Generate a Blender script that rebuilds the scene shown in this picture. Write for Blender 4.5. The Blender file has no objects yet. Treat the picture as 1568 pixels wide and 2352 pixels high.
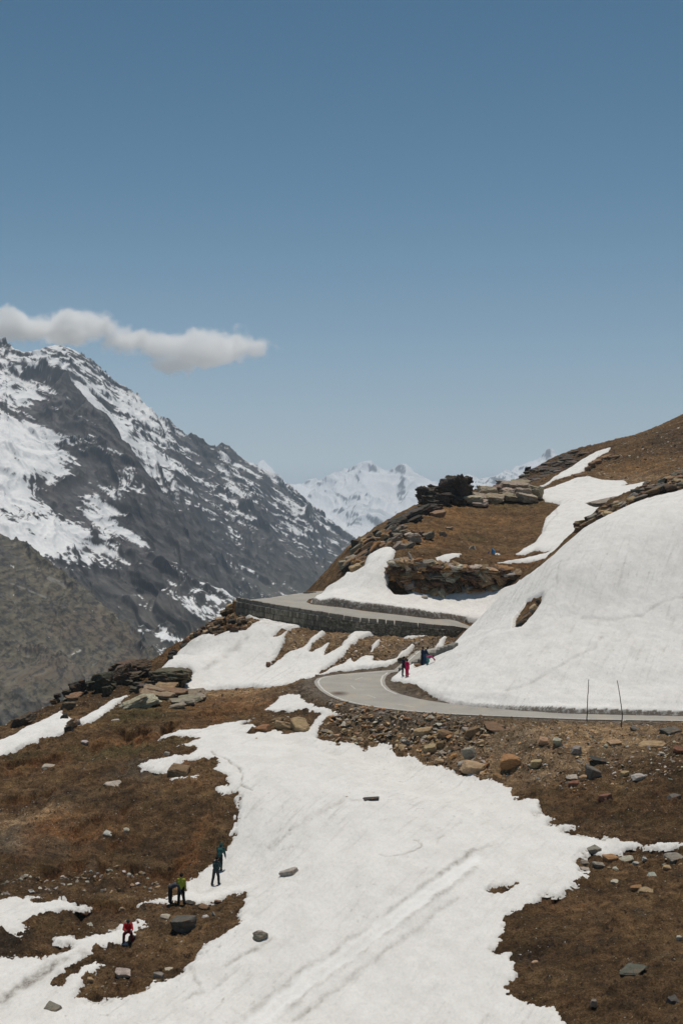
import bpy, bmesh, math, random
import numpy as np
from mathutils import Vector, Matrix

random.seed(7)
RNG = np.random.default_rng(11)
SC = bpy.context.scene
COL = SC.collection
F = 3267.0            # focal length in survey units (50 mm lens)
CZ = 16.0             # eye height above the lower road (m)
CU, CV = 784.0, 1176.0
R_ = math.radians

# ------------------------------------------------------------------ scene props
def tag(o, label=None, cat=None, group=None, kind=None):
    if label: o['label'] = label
    if cat: o['category'] = cat
    if group: o['group'] = group
    if kind: o['kind'] = kind
    return o

def new_obj(name, me, parent=None, loc=None):
    o = bpy.data.objects.new(name, me); COL.objects.link(o)
    if parent is not None: o.parent = parent
    if loc is not None: o.location = loc
    return o

def mesh_np(name, V, Fq=None, Ft=None, smooth=True):
    """V (n,3); Fq (m,4) quads, Ft (k,3) triangles"""
    me = bpy.data.meshes.new(name)
    V = np.asarray(V, dtype=np.float32)
    me.vertices.add(len(V)); me.vertices.foreach_set('co', V.ravel())
    nq = 0 if Fq is None else len(Fq); nt = 0 if Ft is None else len(Ft)
    parts = []
    if nq: parts.append(np.asarray(Fq, dtype=np.int32).ravel())
    if nt: parts.append(np.asarray(Ft, dtype=np.int32).ravel())
    idx = np.concatenate(parts)
    me.loops.add(len(idx)); me.loops.foreach_set('vertex_index', idx)
    starts = np.concatenate([np.arange(nq) * 4, nq * 4 + np.arange(nt) * 3]).astype(np.int32)
    me.polygons.add(nq + nt); me.polygons.foreach_set('loop_start', starts)
    me.polygons.foreach_set('use_smooth', np.full(nq + nt, smooth, dtype=bool))
    me.update(calc_edges=True)
    return me

def set_col(me, name, rgb):
    a = me.color_attributes.new(name, 'FLOAT_COLOR', 'POINT')
    c = np.ones((len(rgb), 4), dtype=np.float32); c[:, :3] = rgb
    a.data.foreach_set('color', c.ravel())

def set_flt(me, name, v):
    a = me.attributes.new(name, 'FLOAT', 'POINT')
    a.data.foreach_set('value', np.asarray(v, dtype=np.float32).ravel())

# ------------------------------------------------------------------ noise
_ang = RNG.uniform(0, 2 * np.pi, 1024)
_GX, _GY = np.cos(_ang), np.sin(_ang)
def _hash(ix, iy, seed):
    h = (ix.astype(np.int64) * 374761393 + iy.astype(np.int64) * 668265263 + seed * 974634777) & 0xffffffff
    h = ((h ^ (h >> 13)) * 1274126177) & 0xffffffff
    return (h ^ (h >> 16)) & 1023
def gn(x, y, seed=0):
    """gradient noise about -1..1"""
    x = np.asarray(x, dtype=np.float64); y = np.asarray(y, dtype=np.float64)
    x0 = np.floor(x); y0 = np.floor(y); fx = x - x0; fy = y - y0
    sx = fx * fx * fx * (fx * (fx * 6 - 15) + 10); sy = fy * fy * fy * (fy * (fy * 6 - 15) + 10)
    def g(ix, iy, dx, dy):
        h = _hash(ix, iy, seed); return _GX[h] * dx + _GY[h] * dy
    a = g(x0, y0, fx, fy); b = g(x0 + 1, y0, fx - 1, fy)
    c = g(x0, y0 + 1, fx, fy - 1); d = g(x0 + 1, y0 + 1, fx - 1, fy - 1)
    return ((a + sx * (b - a)) * (1 - sy) + (c + sx * (d - c)) * sy) * 1.5
def fbm(x, y, seed=0, oct=4, gain=.5, lac=2.03):
    s = 0; a = 1; t = 0
    for i in range(oct):
        s = s + a * gn(x, y, seed + i * 17); t += a
        x = x * lac + 3.1; y = y * lac - 1.7; a *= gain
    return s / t * 1.4
def ridged(x, y, seed=0, oct=5, gain=.55, lac=2.07):
    s = 0; a = 1; t = 0; w = 1.0
    for i in range(oct):
        n = 1 - np.abs(gn(x, y, seed + i * 13)) * 1.6
        n = np.clip(n, 0, 1) ** 2 * w
        s = s + a * n; t += a
        w = np.clip(n * 1.6, 0, 1)
        x = x * lac + 5.3; y = y * lac + 2.9; a *= gain
    return s / t
def sstep(a, b, x):
    t = np.clip((x - a) / (b - a), 0, 1); return t * t * (3 - 2 * t)

# ------------------------------------------------------------------ thin-plate surfaces through surveyed points
class TPS:
    def __init__(s, P, lam=1e-4, sc=100.0):
        P = np.asarray(P, dtype=np.float64); s.sc = sc
        X = P[:, :2] / sc; n = len(X); s.X = X
        r2 = ((X[:, None] - X[None]) ** 2).sum(-1)
        K = np.where(r2 > 0, r2 * np.log(r2 + 1e-12), 0) + lam * np.eye(n)
        A = np.zeros((n + 3, n + 3)); A[:n, :n] = K; A[:n, n] = 1; A[:n, n + 1:] = X
        A[n, :n] = 1; A[n + 1:, :n] = X.T
        s.w = np.linalg.solve(A, np.concatenate([P[:, 2], np.zeros(3)]))
    def __call__(s, x, y):
        x = np.asarray(x, dtype=np.float64); sh = x.shape
        q = np.stack([x.ravel(), np.asarray(y, dtype=np.float64).ravel()], 1) / s.sc
        out = np.empty(len(q)); n = len(s.X)
        for i in range(0, len(q), 60000):
            b = q[i:i + 60000].astype(np.float32)
            dx = b[:, 0:1] - s.X[None, :, 0].astype(np.float32); dy = b[:, 1:2] - s.X[None, :, 1].astype(np.float32)
            r2 = dx * dx + dy * dy
            out[i:i + 60000] = (r2 * np.log(r2 + 1e-12)) @ s.w[:n].astype(np.float32) + s.w[n] + b @ s.w[n + 1:]
        return out.reshape(sh)

def pd(u, v, d):
    """surveyed bearing (u,v) and distance d -> world point"""
    return ((u - CU) / F * d, d, CZ - (v - CV) / F * d)

# zoomed survey sheets: local sheet coordinates -> common bearing units
SHEET = {0: (0, 0, 1), 1: (0, 689, .5002), 2: (784.3, 918.6, .49983), 3: (344.5, 1263.1, .5002), 4: (0, 1378, .4028),
         5: (936.4, 1435.4, .4028), 6: (0, 1835, .4028), 7: (516.7, 1777.6, .3662), 8: (993.9, 1835, .3662),
         11: (895.7, 1469.8, .0879), 12: (367.5, 1917.7, .10985), 13: (252.6, 2089.9, .07323), 15: (534, 1355, .14647),
         16: (861.2, 1378, .16844), 17: (895.7, 1079.4, .2197), 18: (114.8, 1481.3, .29293)}
def S(sheet, pts):
    ox, oy, s = SHEET[sheet]
    return [(ox + s * u, oy + s * v) for u, v in pts]

# ------------------------------------------------------------------ polygons / distances
def seg_dist(px, py, poly, closed=True):
    P = np.asarray(poly, dtype=np.float64); n = len(P)
    d2 = np.full(px.shape, 1e18)
    for i in range(n if closed else n - 1):
        a = P[i]; b = P[(i + 1) % n]; e = b - a; L = (e * e).sum() + 1e-12
        t = np.clip(((px - a[0]) * e[0] + (py - a[1]) * e[1]) / L, 0, 1)
        dx = px - a[0] - t * e[0]; dy = py - a[1] - t * e[1]
        np.minimum(d2, dx * dx + dy * dy, out=d2)
    return np.sqrt(d2)
def inside(px, py, poly):
    P = np.asarray(poly, dtype=np.float64); n = len(P); c = np.zeros(px.shape, bool)
    for i in range(n):
        x1, y1 = P[i]; x2, y2 = P[(i + 1) % n]
        if y1 == y2: continue
        m = ((y1 > py) != (y2 > py)) & (px < (x2 - x1) * (py - y1) / (y2 - y1) + x1)
        c ^= m
    return c
def sdf(x, y, poly, ky=1.0, pad=4.0):
    """signed distance, positive inside; y is scaled by ky"""
    P = np.asarray([(p[0], p[1] * ky) for p in poly]); yy = y * ky
    out = np.full(x.shape, -pad)
    m = (x > P[:, 0].min() - pad) & (x < P[:, 0].max() + pad) & (yy > P[:, 1].min() - pad) & (yy < P[:, 1].max() + pad)
    if m.any():
        xs = x[m]; ys = yy[m]
        d = seg_dist(xs, ys, P); ins = inside(xs, ys, P)
        out[m] = np.where(ins, d, -np.minimum(d, pad))
    return out

# ------------------------------------------------------------------ material helpers
def mat(name, color=(.5, .5, .5), rough=.8, spec=.3, build=None):
    m = bpy.data.materials.new(name); m.use_nodes = True
    nt = m.node_tree; b = nt.nodes['Principled BSDF']
    b.inputs['Base Color'].default_value = (*color, 1); b.inputs['Roughness'].default_value = rough
    b.inputs['Specular IOR Level'].default_value = spec
    if build: build(nt, b)
    return m
def N(nt, typ, **kw):
    n = nt.nodes.new(typ)
    for k, v in kw.items():
        if k.startswith('_'): n.inputs[k[1:].replace('_', ' ')].default_value = v
        else: setattr(n, k, v)
    return n
def mathn(nt, op, a, b=None, clamp=False):
    n = nt.nodes.new('ShaderNodeMath'); n.operation = op; n.use_clamp = clamp
    for i, s in enumerate((a, b)):
        if s is None: continue
        if isinstance(s, (int, float)): n.inputs[i].default_value = s
        else: nt.links.new(s, n.inputs[i])
    return n.outputs[0]
def mixc(nt, fac, a, b, mode='MIX'):
    n = nt.nodes.new('ShaderNodeMix'); n.data_type = 'RGBA'; n.blend_type = mode
    for i, s in ((0, fac), (6, a), (7, b)):
        if isinstance(s, (int, float)): n.inputs[i].default_value = s
        elif isinstance(s, tuple): n.inputs[i].default_value = (*s, 1)
        else: nt.links.new(s, n.inputs[i])
    return n.outputs[2]
def noise_n(nt, scale, detail=4, rough=.6, vec=None, dist=0):
    n = nt.nodes.new('ShaderNodeTexNoise'); n.inputs['Scale'].default_value = scale
    n.inputs['Detail'].default_value = detail; n.inputs['Roughness'].default_value = rough
    n.inputs['Distortion'].default_value = dist
    if vec is None:
        tc = nt.nodes.new('ShaderNodeTexCoord'); vec = tc.outputs['Object']
    nt.links.new(vec, n.inputs['Vector']); return n.outputs['Fac']
def ramp(nt, fac, stops):
    n = nt.nodes.new('ShaderNodeValToRGB'); cr = n.color_ramp
    while len(cr.elements) < len(stops): cr.elements.new(.5)
    for e, (p, c) in zip(cr.elements, stops):
        e.position = p; e.color = (*c, 1) if isinstance(c, tuple) else (c, c, c, 1)
    nt.links.new(fac, n.inputs[0]); return n.outputs[0]
def bump(nt, b, h, strength=.5, dist=.05):
    n = nt.nodes.new('ShaderNodeBump'); n.inputs['Strength'].default_value = strength
    n.inputs['Distance'].default_value = dist
    nt.links.new(h, n.inputs['Height']); nt.links.new(n.outputs[0], b.inputs['Normal'])
def objvec(nt, scale=(1, 1, 1), rot=(0, 0, 0)):
    tc = nt.nodes.new('ShaderNodeTexCoord'); m = nt.nodes.new('ShaderNodeMapping')
    m.inputs['Scale'].default_value = scale; m.inputs['Rotation'].default_value = rot
    nt.links.new(tc.outputs['Object'], m.inputs['Vector']); return m.outputs[0]
# ================================================================== NEAR HILLSIDE
Lp = [pd(*p) for p in [
    (0,2352,64),(400,2352,64),(800,2352,64),(1100,2352,62.5),(1300,2352,61),(1568,2352,58),
    (50,2150,74),(298,2165,74),(600,2150,73.5),(900,2150,73),(1150,2150,72),(1400,2150,70),(1568,2150,69.5),
    (100,2000,84),(416,2085,79),(505,2035,84.5),(800,2000,81),(1000,2000,81),(1200,2000,82),(1400,1960,86),(1568,2000,82),
    (200,1850,95),(500,1850,94),(800,1850,93),(1000,1850,94),(1180,1850,96),(1400,1850,93),(1568,1850,91),
    (1060,1780,103),(1150,1790,101),(1400,1750,99),(1568,1750,97),
    (750,1750,105),(740,1680,114),(900,1700,112),(1000,1740,107.5),(400,1700,110),(200,1740,108),(0,1780,104),
    (640,1620,126),(500,1610,130),(420,1592,137),
    (0,1680,122),(150,1610,134),(300,1548,150),(380,1545,150),
    (430,1588,139),(600,1580,139),(720,1560,139),(800,1548,142),
    (400,1515,148),(470,1450,158),(600,1440,156),(500,1520,148),(650,1510,149),(800,1500,148),
    (545,1418,165),(625,1432,160),(715,1450,156.5),(770,1454,155.7),(925,1464,155.5),(990,1461,156.5),(1055,1465,157.5),
    (830,1540,142),(919.7,1515,147),(1015,1493,152),(900,1490,150),(830,1505,148),
    (1000,1550,131),(1100,1550,124),(1200,1550,121),(1400,1550,119.5),(1568,1550,118),
    (1100,1480,134),(1250,1450,130),(1400,1400,131),(1568,1350,132),(1200,1400,139),(1300,1320,138),(1400,1260,140),(1568,1200,142),
    (1000,1503,143),(1050,1465,146),(1100,1425,149),(1200,1330,151),(1310,1240,153),(1400,1190,155),(1568,1130,158),
    (1390,1158,168),(1500,1110,172),(1568,1078,175),
    (1100,1660,109.5),(1300,1668,107),(1568,1672,105.5),(1200,1720,103),
    (1900,1050,162),(1900,1400,132),(1900,1660,108),(1900,1850,88),(1900,2352,56),
    (-300,1750,112),(-300,2000,84),(-300,2352,62)]]
# road bed points (z=0) and hidden ground
for (u, v) in S(3, [(1568,765),(1200,745),(1000,722),(870,695),(800,660),(765,625),(1100,590),(1075,610)]):
    d = CZ * F / (v - CV); Lp.append(((u - CU) / F * d, d, 0))
for u, v in ((1200,1634),(1400,1641),(1568,1647),(1000,1610),(1900,1658),(2100,1663)):
    d = CZ * F / (v - CV); Lp.append(((u - CU) / F * d, d, 0))
Lp += [(-30,40,-8),(0,40,-8),(30,40,-7.5),(0,25,-9),(-20,25,-9),(20,25,-9),
       (-37,140,-10),(-33,158,-9),(-27,172,-10),(-20,185,-9),(-50,130,-14),(-60,160,-26),(-45,180,-24),(-70,110,-16),(-50,100,-7),
       (-16.5,172,-1),(-14,190,-3),
       (31,188,13),(40,190,16),(18,162,6),(24,170,10),(60,190,22),(60,150,20),(70,120,8)]
L_S = TPS(Lp, 2e-5)

WALL = [(550,1373,165),(644.5,1390.6,160),(744.5,1405.6,157),(824.5,1418,156),(924.5,1427,156),(994.5,1434,157),(1044.5,1438,158),(1084.5,1445.6,160)]
WALL3 = [pd(*p) for p in WALL]                 # top edge of the parapet
PARA = .45
wx = np.array([p[0] for p in WALL3]); wy = np.array([p[1] for p in WALL3]); wz = np.array([p[2] for p in WALL3])
wx2 = np.concatenate([wx, [19, 30]]); wy2 = np.concatenate([wy, [166, 178]]); wz2 = np.concatenate([wz, [2.7, 2.6]])
def wall_y(x): return np.interp(x, wx2, wy2)
def road2_z(x, y):
    """upper road level: parapet foot plus a gentle crossfall, levelling off as it turns behind the knoll"""
    z = np.interp(x, wx2, wz2) - PARA
    k = np.interp(x, [-12, -6, 0, 14], [.0, .035, .10, .06])
    zz = z + k * np.clip(y - wall_y(x), 0, 8)
    return np.where(y > 172, np.minimum(zz, 5.55), zz)

Up = [pd(*p) for p in [
    (800,1387,170),(950,1397,172),(1050,1407,173),(850,1332,178),(880,1282,184),(760,1372,178),
    (910,1367,176),(1000,1374,177),(1100,1364,178),(1150,1352,178),(1190,1332,178),
    (920,1294,181.5),(1000,1303,181.5),(1100,1310,182),(1180,1320,182),
    (1128,1265,200),(1000,1260,195),(1230,1240,206),(950,1210,208),(1100,1200,222),(1230,1180,228),(1000,1170,229),
    (1100,1140,240),(1180,1122,248),(1080,1128,248),(1236,1130,246),
    (785,1325,188),(815,1245,205),(870,1222,211),(900,1195,219),(960,1160,232),(840,1290,191),
    (1200,1272,196),(1240,1255,201),(1270,1190,222),(1300,1150,238),(1290,1122,255),(1400,1110,262),(1450,1135,245),
    (1380,1180,215),(1350,1230,200),(1340,1090,272),(1450,1090,275),(1400,1040,300),(1568,1060,270),(1568,960,320),(1500,990,315),
    (1190,1108,300),(1250,1062,320),(1300,1046,330),(1390,1030,335),(1250,1090,300),
    (1900,760,345),(1900,1000,270),(1900,1080,220)]]
for i in range(len(wx)):
    for k, dy in ((0, 0), (1, 4), (1, 7)):
        x = wx[i] + (.0 if not k else .3); y = wy[i] + dy
        if i in (0, 1) and dy > 4: continue
        Up.append((x, y, float(road2_z(np.array(x), np.array(y)))))
Up += [(-6.5,172,5.45),(-5,178,5.5),(-4,182,5.5),(-5,190,5.3),(-3,198,5.2),
       (-16,176,0),(-15,190,-3),(-13,205,-3),(-8,212,0),(-6,224,3),(-2,235,5),(6,262,7),(16,285,8),(26,305,12),(36,350,14),(50,372,18),
       (-30,200,-16),(-30,240,-20),(-10,270,-12),(0,320,-10),(20,360,-6),(60,420,-10),(20,168,3),(30,180,9),(40,200,13),
       (100,400,20),(110,360,48),(-50,300,-40),(0,420,-40)]
U_S = TPS(Up, 2e-5)

SPLIT = np.array([(-60,420),(-22,230),(-17,190),(-13.2,167)] + list(zip(wx, wy)) + [(17,165),(22,175),(30,186),(45,198),(70,205),(160,225)])
def split_s(x, y):
    """>0 on the far (upper) side of the retaining wall line"""
    d = seg_dist(x, y, SPLIT, closed=False)
    poly = [tuple(p) for p in SPLIT] + [(160, 700), (-60, 700)]
    return np.where(inside(x, y, poly), d, -d)
def combine(x, y, L, U):
    s = split_s(x, y)
    w = np.interp(x, [-30, -14, -11.5, 13.5, 18, 26], [8, 3, .25, .25, 3, 7])
    k = sstep(0, 1, (s + w) / (2 * w))
    H = L * (1 - k) + U * k
    H = np.where(y > 355, H - ((y - 355) * .25), H)
    return H

# cached coarse grid for surveying
_gt = np.linspace(-.56, .56, 450); _gd = np.arange(22, 440, .5)
_T, _D = np.meshgrid(_gt, _gd)
_BASE = combine(_T * _D, _D, L_S(_T * _D, _D), U_S(_T * _D, _D))
LOW = (-3.0, None)
def road1_z(y): return np.clip(y - 140, 0, 100) * .1

def Hq(x, y):
    x = np.asarray(x, float); y = np.asarray(y, float); t = np.clip(x / np.maximum(y, 1), _gt[0], _gt[-1] - 1e-6); d = np.clip(y, _gd[0], _gd[-1] - .51)
    i = (t - _gt[0]) / (_gt[1] - _gt[0]); j = (d - _gd[0]) / .5
    i0 = np.minimum(np.floor(i).astype(int), len(_gt) - 2); j0 = np.minimum(np.floor(j).astype(int), len(_gd) - 2)
    fi = i - i0; fj = j - j0
    return (_BASE[j0, i0] * (1 - fi) + _BASE[j0, i0 + 1] * fi) * (1 - fj) + (_BASE[j0 + 1, i0] * (1 - fi) + _BASE[j0 + 1, i0 + 1] * fi) * fj
def hit(u, v, dmin=40, dmax=420):
    """where the line of sight with bearing (u,v) meets the hillside"""
    d = np.arange(dmin, dmax, .25); x = (u - CU) / F * d; zr = CZ - (v - CV) / F * d
    e = zr - Hq(x, d)
    k = np.argmax(e <= 0)
    if e[k] > 0: k = int(np.argmin(e))
    elif k > 0:
        f = e[k - 1] / (e[k - 1] - e[k] + 1e-9); dd = d[k - 1] + .25 * f
        return ((u - CU) / F * dd, dd)
    return (x[k], d[k])
def W(sheet, pts, dmin=40, dmax=420):
    return [hit(u, v, dmin, dmax) for u, v in S(sheet, pts)]
def on_plane(u, v, z=0.0):
    d = (CZ - z) * F / (v - CV); return ((u - CU) / F * d, d)
def on_road1(u, v):
    z = 0.0
    for _ in range(8):
        p = on_plane(u, v, z); z = float(road1_z(p[1]))
    return p

# ---- roads (outline in world XY)
r1_near = [on_road1(u, v) for u, v in S(3, [(1568,765),(1350,755),(1200,744),(1080,731),(1000,720),(930,707),(870,692),(820,672),(780,647),(758,622),(753,606),(765,592),(800,582),(870,572),(960,560),(1040,546),(1120,524)])]
r1_near = [on_road1(2100,1670), on_road1(1750,1662), on_road1(1568,1657.5), on_road1(1330,1653.5)] + r1_near + [(7.9,151.5),(10.5,153.6),(14,156)]
r1_far = [(15.5,149.5),(11.5,147.5)] + [on_road1(u, v) for u, v in S(3, [(1150,548),(1105,562),(1085,580),(1077,600),(1082,622),(1105,645),(1150,664),(1230,685),(1300,697),(1450,718)])] + [on_road1(1200,1634), on_road1(1400,1641), on_road1(1568,1646), on_road1(1750,1650), on_road1(2100,1656)]
# under the snow bank the carriageway is wider: keep the full 6.5 m of tarmac there
ROAD1 = r1_near + r1_far
ROAD1 = [(float(a), float(b)) for a, b in ROAD1]
r2_near = [(float(a), float(b) + .35) for a, b in zip(wx, wy)]
r2_far = [(13.5,167.6),(10.8,164.4)] + [(6.7,163.2),(3.0,163.2),(.55,163.6),(-1.6,164.3),(-3.4,166),(-4.2,170),(-4.0,176),(-2.0,184),(2,192)]
ROAD2 = r2_near[::-1][:0] + r2_near + [(17,163.5)] + r2_far + [(-2,196),(-5,190),(-7.2,182),(-8.8,175),(-10.5,170),(-12.2,166.3)]
def road_masks(x, y):
    a = sdf(x, y, ROAD1, 1, 6.0); b = sdf(x, y, ROAD2, 1, 6.0)
    return a, b
# ================================================================== SNOW OUTLINES (surveyed edges of the patches)
MAIN = (W(3, [(520,742),(560,710),(590,680),(640,665),(685,668),(720,700),(760,722),(820,730),(838,745),(890,748),(905,758),(870,768),(820,775),(790,800),(775,830),(772,860),(800,880),(850,888),(900,885),(950,895),(975,912),(1010,900),(1090,890),(1115,905),(1140,940),(1190,940),(1240,955),(1250,985),(1310,985),(1370,1005),(1380,1015),(1420,1035),(1480,1040)], 55, 135)
 + W(5, [(477,885),(550,900),(560,925),(600,925),(600,990),(740,990),(760,1020),(750,1060),(720,1090),(790,1085),(830,1100),(800,1135),(850,1150),(960,1142),(870,1180),(980,1205),(1100,1225),(1280,1235),(1330,1262),(1500,1250),(1640,1247),(1640,1266),(1500,1264),(1350,1276),(1240,1292),(1220,1312),(1160,1318),(1110,1318)], 55, 130)
 + W(8, [(1000,345),(905,400),(920,450),(1000,470),(985,490),(940,510),(900,550),(850,580),(820,605),(760,610),(700,615),(650,660),(590,685),(545,720),(440,770),(460,830),(440,890),(410,920),(385,970),(430,975),(495,975),(490,1020),(560,990),(640,955),(650,965),(600,1000),(540,1030),(500,1060),(525,1095),(510,1140),(460,1180),(490,1240),(540,1280),(620,1295),(690,1310),(750,1330),(800,1380),(820,1411),(880,1500)], 40, 130)
 + [(14, 45), (14, 30), (-40, 30), (-40, 62)]
 + W(6, [(-60,935),(0,930),(60,915),(150,885),(220,890),(260,908),(340,890),(400,865),(412,840),(310,825),(305,800),(400,780),(430,805),(520,790),(600,770),(680,735),(760,700),(830,690),(872,712),(860,738),(800,765),(770,800),(690,830),(610,850),(545,870),(470,925),(400,975),(300,1055),(300,1066),(360,1050),(430,1000),(480,950),(570,935),(590,955),(560,980),(500,1010),(470,1050),(450,1100),(440,1135),(510,1155),(600,1160),(700,1135),(800,1100),(870,1045),(960,1025),(1050,980),(1090,930),(1130,890),(1170,840),(1230,790),(1290,780),(1350,720),(1350,660),(1390,610),(1395,570),(1375,545),(1330,545),(1270,575),(1180,600),(1120,605),(1060,585),(960,602),(860,604),(790,606),(860,584),(955,568),(1000,560),(1060,530),(1065,480),(1130,440),(1190,385),(1240,340),(1280,300),(1310,260),(1340,200),(1355,130),(1360,60),(1370,0)], 50, 130)
 + W(4, [(1310,1360),(1350,1300),(1340,1230),(1360,1190),(1340,1150),(1355,1105),(1310,1100),(1260,1115),(1230,1105),(1240,1075),(1310,1060),(1300,1030),(1280,1000),(1220,970),(1245,930),(1220,912),(1150,912),(1060,925),(1000,945),(950,990),(880,985),(820,975),(780,945),(850,915),(930,905),(1000,890),(1080,885),(1130,850),(1110,838),(1060,840),(1000,852),(990,845),(1060,820),(1130,795),(1090,785),(1000,785),(900,800),(930,780),(1010,750),(1090,740),(1150,740),(1250,715),(1330,700),(1420,685),(1440,690),(1380,705),(1385,715),(1440,712),(1460,735),(1420,765)], 60, 135)
 + W(3, [(455,846),(500,840),(570,832),(640,842),(690,835),(740,810),(780,760),(760,750),(700,745),(640,745),(580,745)], 60, 135))
LEFTP = W(6, [(-80,570),(0,568),(150,562),(250,578),(340,580),(430,600),(530,620),(480,630),(400,640),(350,630),(290,650),(200,690),(130,740),(180,760),(150,800),(60,800),(0,790),(-80,790)], 50, 120)
STRIP = W(4, [(975,1030),(1050,1012),(1160,998),(1180,1004),(1130,1020),(1040,1033)], 60, 120)
RIDGE1 = W(4, [(-60,920),(0,900),(60,880),(140,840),(210,825),(240,795),(330,790),(370,765),(410,690),(350,650),(385,625),(350,640),(250,695),(150,735),(60,790),(-60,840)], 60, 160)
RIDGE2 = W(4, [(430,700),(470,680),(560,630),(640,575),(740,548),(700,575),(620,640),(560,690),(490,712),(440,714)], 60, 165)
LOWER = W(3, [(35,568),(75,522),(120,480),(190,420),(250,390),(300,395),(370,378),(440,372),(490,340),(500,325),(430,315),(455,300),(500,320),(540,318),(570,330),(610,305),(635,305),(640,330),(690,340),(695,352),(640,368),(600,370),(580,395),(565,405),(600,395),(630,372),(608,440),(590,480),(540,545),(600,500),(640,470),(700,455),(730,420),(790,372),(805,380),(790,400),(750,430),(730,470),(745,475),(830,425),(800,490),(870,450),(920,390),(940,368),(990,366),(1035,378),(960,410),(930,440),(880,500),(790,560),(775,580),(830,550),(880,530),(920,495),(935,520),(985,490),(1030,485),(1025,520),(1070,520),(1130,495),(1150,460),(1200,432),(1215,440),(1180,470),(1160,480),(1110,525),(1080,535),(1020,545),(940,558),(860,570),(790,583),(740,600),(700,605),(600,630),(530,640),(470,632),(350,640),(250,650),(180,660),(140,635),(180,600),(195,570),(180,550),(100,558)], 120, 166)
LOW2 = W(3, [(1010,475),(1020,440),(1055,408),(1045,440),(1025,470)], 120, 158)
LOW3 = W(3, [(1160,408),(1180,392),(1240,394),(1285,382),(1290,392),(1240,406),(1180,414)], 120, 158)
LOW4 = W(3, [(1305,445),(1345,402),(1368,395),(1345,430)], 120, 160)
APRON = (W(2, [(110,748),(180,695),(235,682),(250,700),(240,740),(225,800),(210,855),(245,905),(270,905),(320,890),(345,878),(370,895),(430,900),(530,890),(575,885),(620,868),(640,875),(690,875),(700,888),(750,865),(800,850),(830,830)], 168, 200)
 + [(22,176),(19,168.5),(14.2,168.3),(10.8,165.0),(6.7,163.8),(3.0,163.8),(.55,164.2),(-1.6,164.9),(-2.9,166.2),(-3.7,170),(-3.4,176),(-2.5,181)] + W(2, [(-40,868),(0,840),(20,812),(60,806),(100,780)], 168, 200))
KN1 = W(2, [(420,728),(460,712),(550,708),(540,725),(490,752),(440,745)], 180, 215)
KN2 = W(2, [(690,708),(730,708),(720,713)], 180, 215)
STRIP2 = (W(2, [(795,715),(830,690),(890,655),(920,610),(935,545),(1000,485),(975,475),(935,470),(915,445),(915,420),(1000,390),(1070,362),(1130,355),(1200,370),(1300,375),(1315,385),(1290,400),(1395,378),(1420,385),(1430,440)], 185, 300)
 + [(62,225),(50,205),(36,190),(26,188),(20,186)] + W(2, [(960,700),(920,700),(890,692),(830,715)], 180, 240))
THIN = W(2, [(900,402),(960,370),(1000,340),(1080,290),(1140,255),(1190,232),(1240,218),(1225,240),(1180,262),(1140,290),(1110,330),(1050,350),(980,368),(920,402)], 230, 345)
DOME = ([on_road1(u, v) for u, v in S(5, [(2850,534),(1900,526),(1568,523),(1300,518),(1100,513),(900,508),(800,502),(700,493),(560,482),(380,470),(250,450),(130,414),(60,388),(0,364)])]
 + W(3, [(1105,600),(1108,585),(1130,568),(1150,553),(1180,542),(1230,517),(1262,500),(1320,470)], 120, 152) + W(2, [(496,1140),(560,1078),(650,988),(740,908),(873,803),(960,730),(1047,653),(1077,624),(1130,594),(1190,560),(1300,500),(1400,462),(1480,440),(1568,420),(1800,370)], 125, 160) + [(72,160),(80,130)])
HOLE = W(2, [(795,1055),(800,1010),(850,940),(915,910),(910,940),(870,1000),(820,1050)], 110, 150)
HOLE2 = W(8, [(340,592),(380,575),(450,552),(530,541),(500,570),(440,590),(390,600)], 50, 100)
MELT = W(3, [(1222,528),(1245,522),(1275,522),(1250,540),(1215,552)], 120, 150)

def snow_depth(x, y, want_dirt=False):
    """metres of snow lying on the ground (<0: none)"""
    ra, rb = road_masks(x, y)
    e1 = fbm(x * .8, y * .75, 5, 6, .66) * .5 + fbm(x * 3.6, y * 3.2, 9, 3, .65) * .2
    dep = np.full(x.shape, -.3)
    def add(poly, T, ky, rampw, en=1.0):
        nonlocal dep
        s = sdf(x, y, poly, ky, 3.0) + e1 * en * .6
        t = T if not callable(T) else T(x, y)
        d = np.where(s > 0, t * (1 - np.exp(-s / rampw)), np.maximum(s, -.3))
        dep = np.maximum(dep, d)
    add(MAIN, .15, .33, .12)
    add(LEFTP, .15, .3, .12); add(STRIP, .1, .3, .1); add(RIDGE1, .3, .35, .15, .6); add(RIDGE2, .25, .35, .15, .6)
    add(LOWER, .35, .6, .2, .55)
    for p in (LOW2, LOW3, LOW4): add(p, .3, .6, .2, .4)
    add(APRON, lambda x, y: .3 + .95 * np.exp(-np.maximum(-rb, 0) / 5) * np.interp(x, [-6, -2.5, -1, 8, 14], [.1, .35, 1.15, 1.0, .7]), .8, .26, .15)
    add(KN1, .2, .4, .2, .4); add(KN2, .15, .4, .1, .3); add(STRIP2, .4, .5, .3, .6); add(THIN, .4, .4, .3, .6)
    add(DOME, lambda x, y: .3 + np.interp(x, [4, 7, 12, 16, 20], [.02, .05, .1, .35, .42]) * np.exp(-np.maximum(-ra, 0) / 3), .8, .28, .12)
    for p, ky in ((HOLE, .6), (HOLE2, .3), (MELT, .4)):
        s = sdf(x, y, p, ky, 2.0) + e1 * .3
        dep = np.where(s > -.25, np.minimum(dep, -s * 1.2), dep)
    return dep, ra, rb

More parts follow.
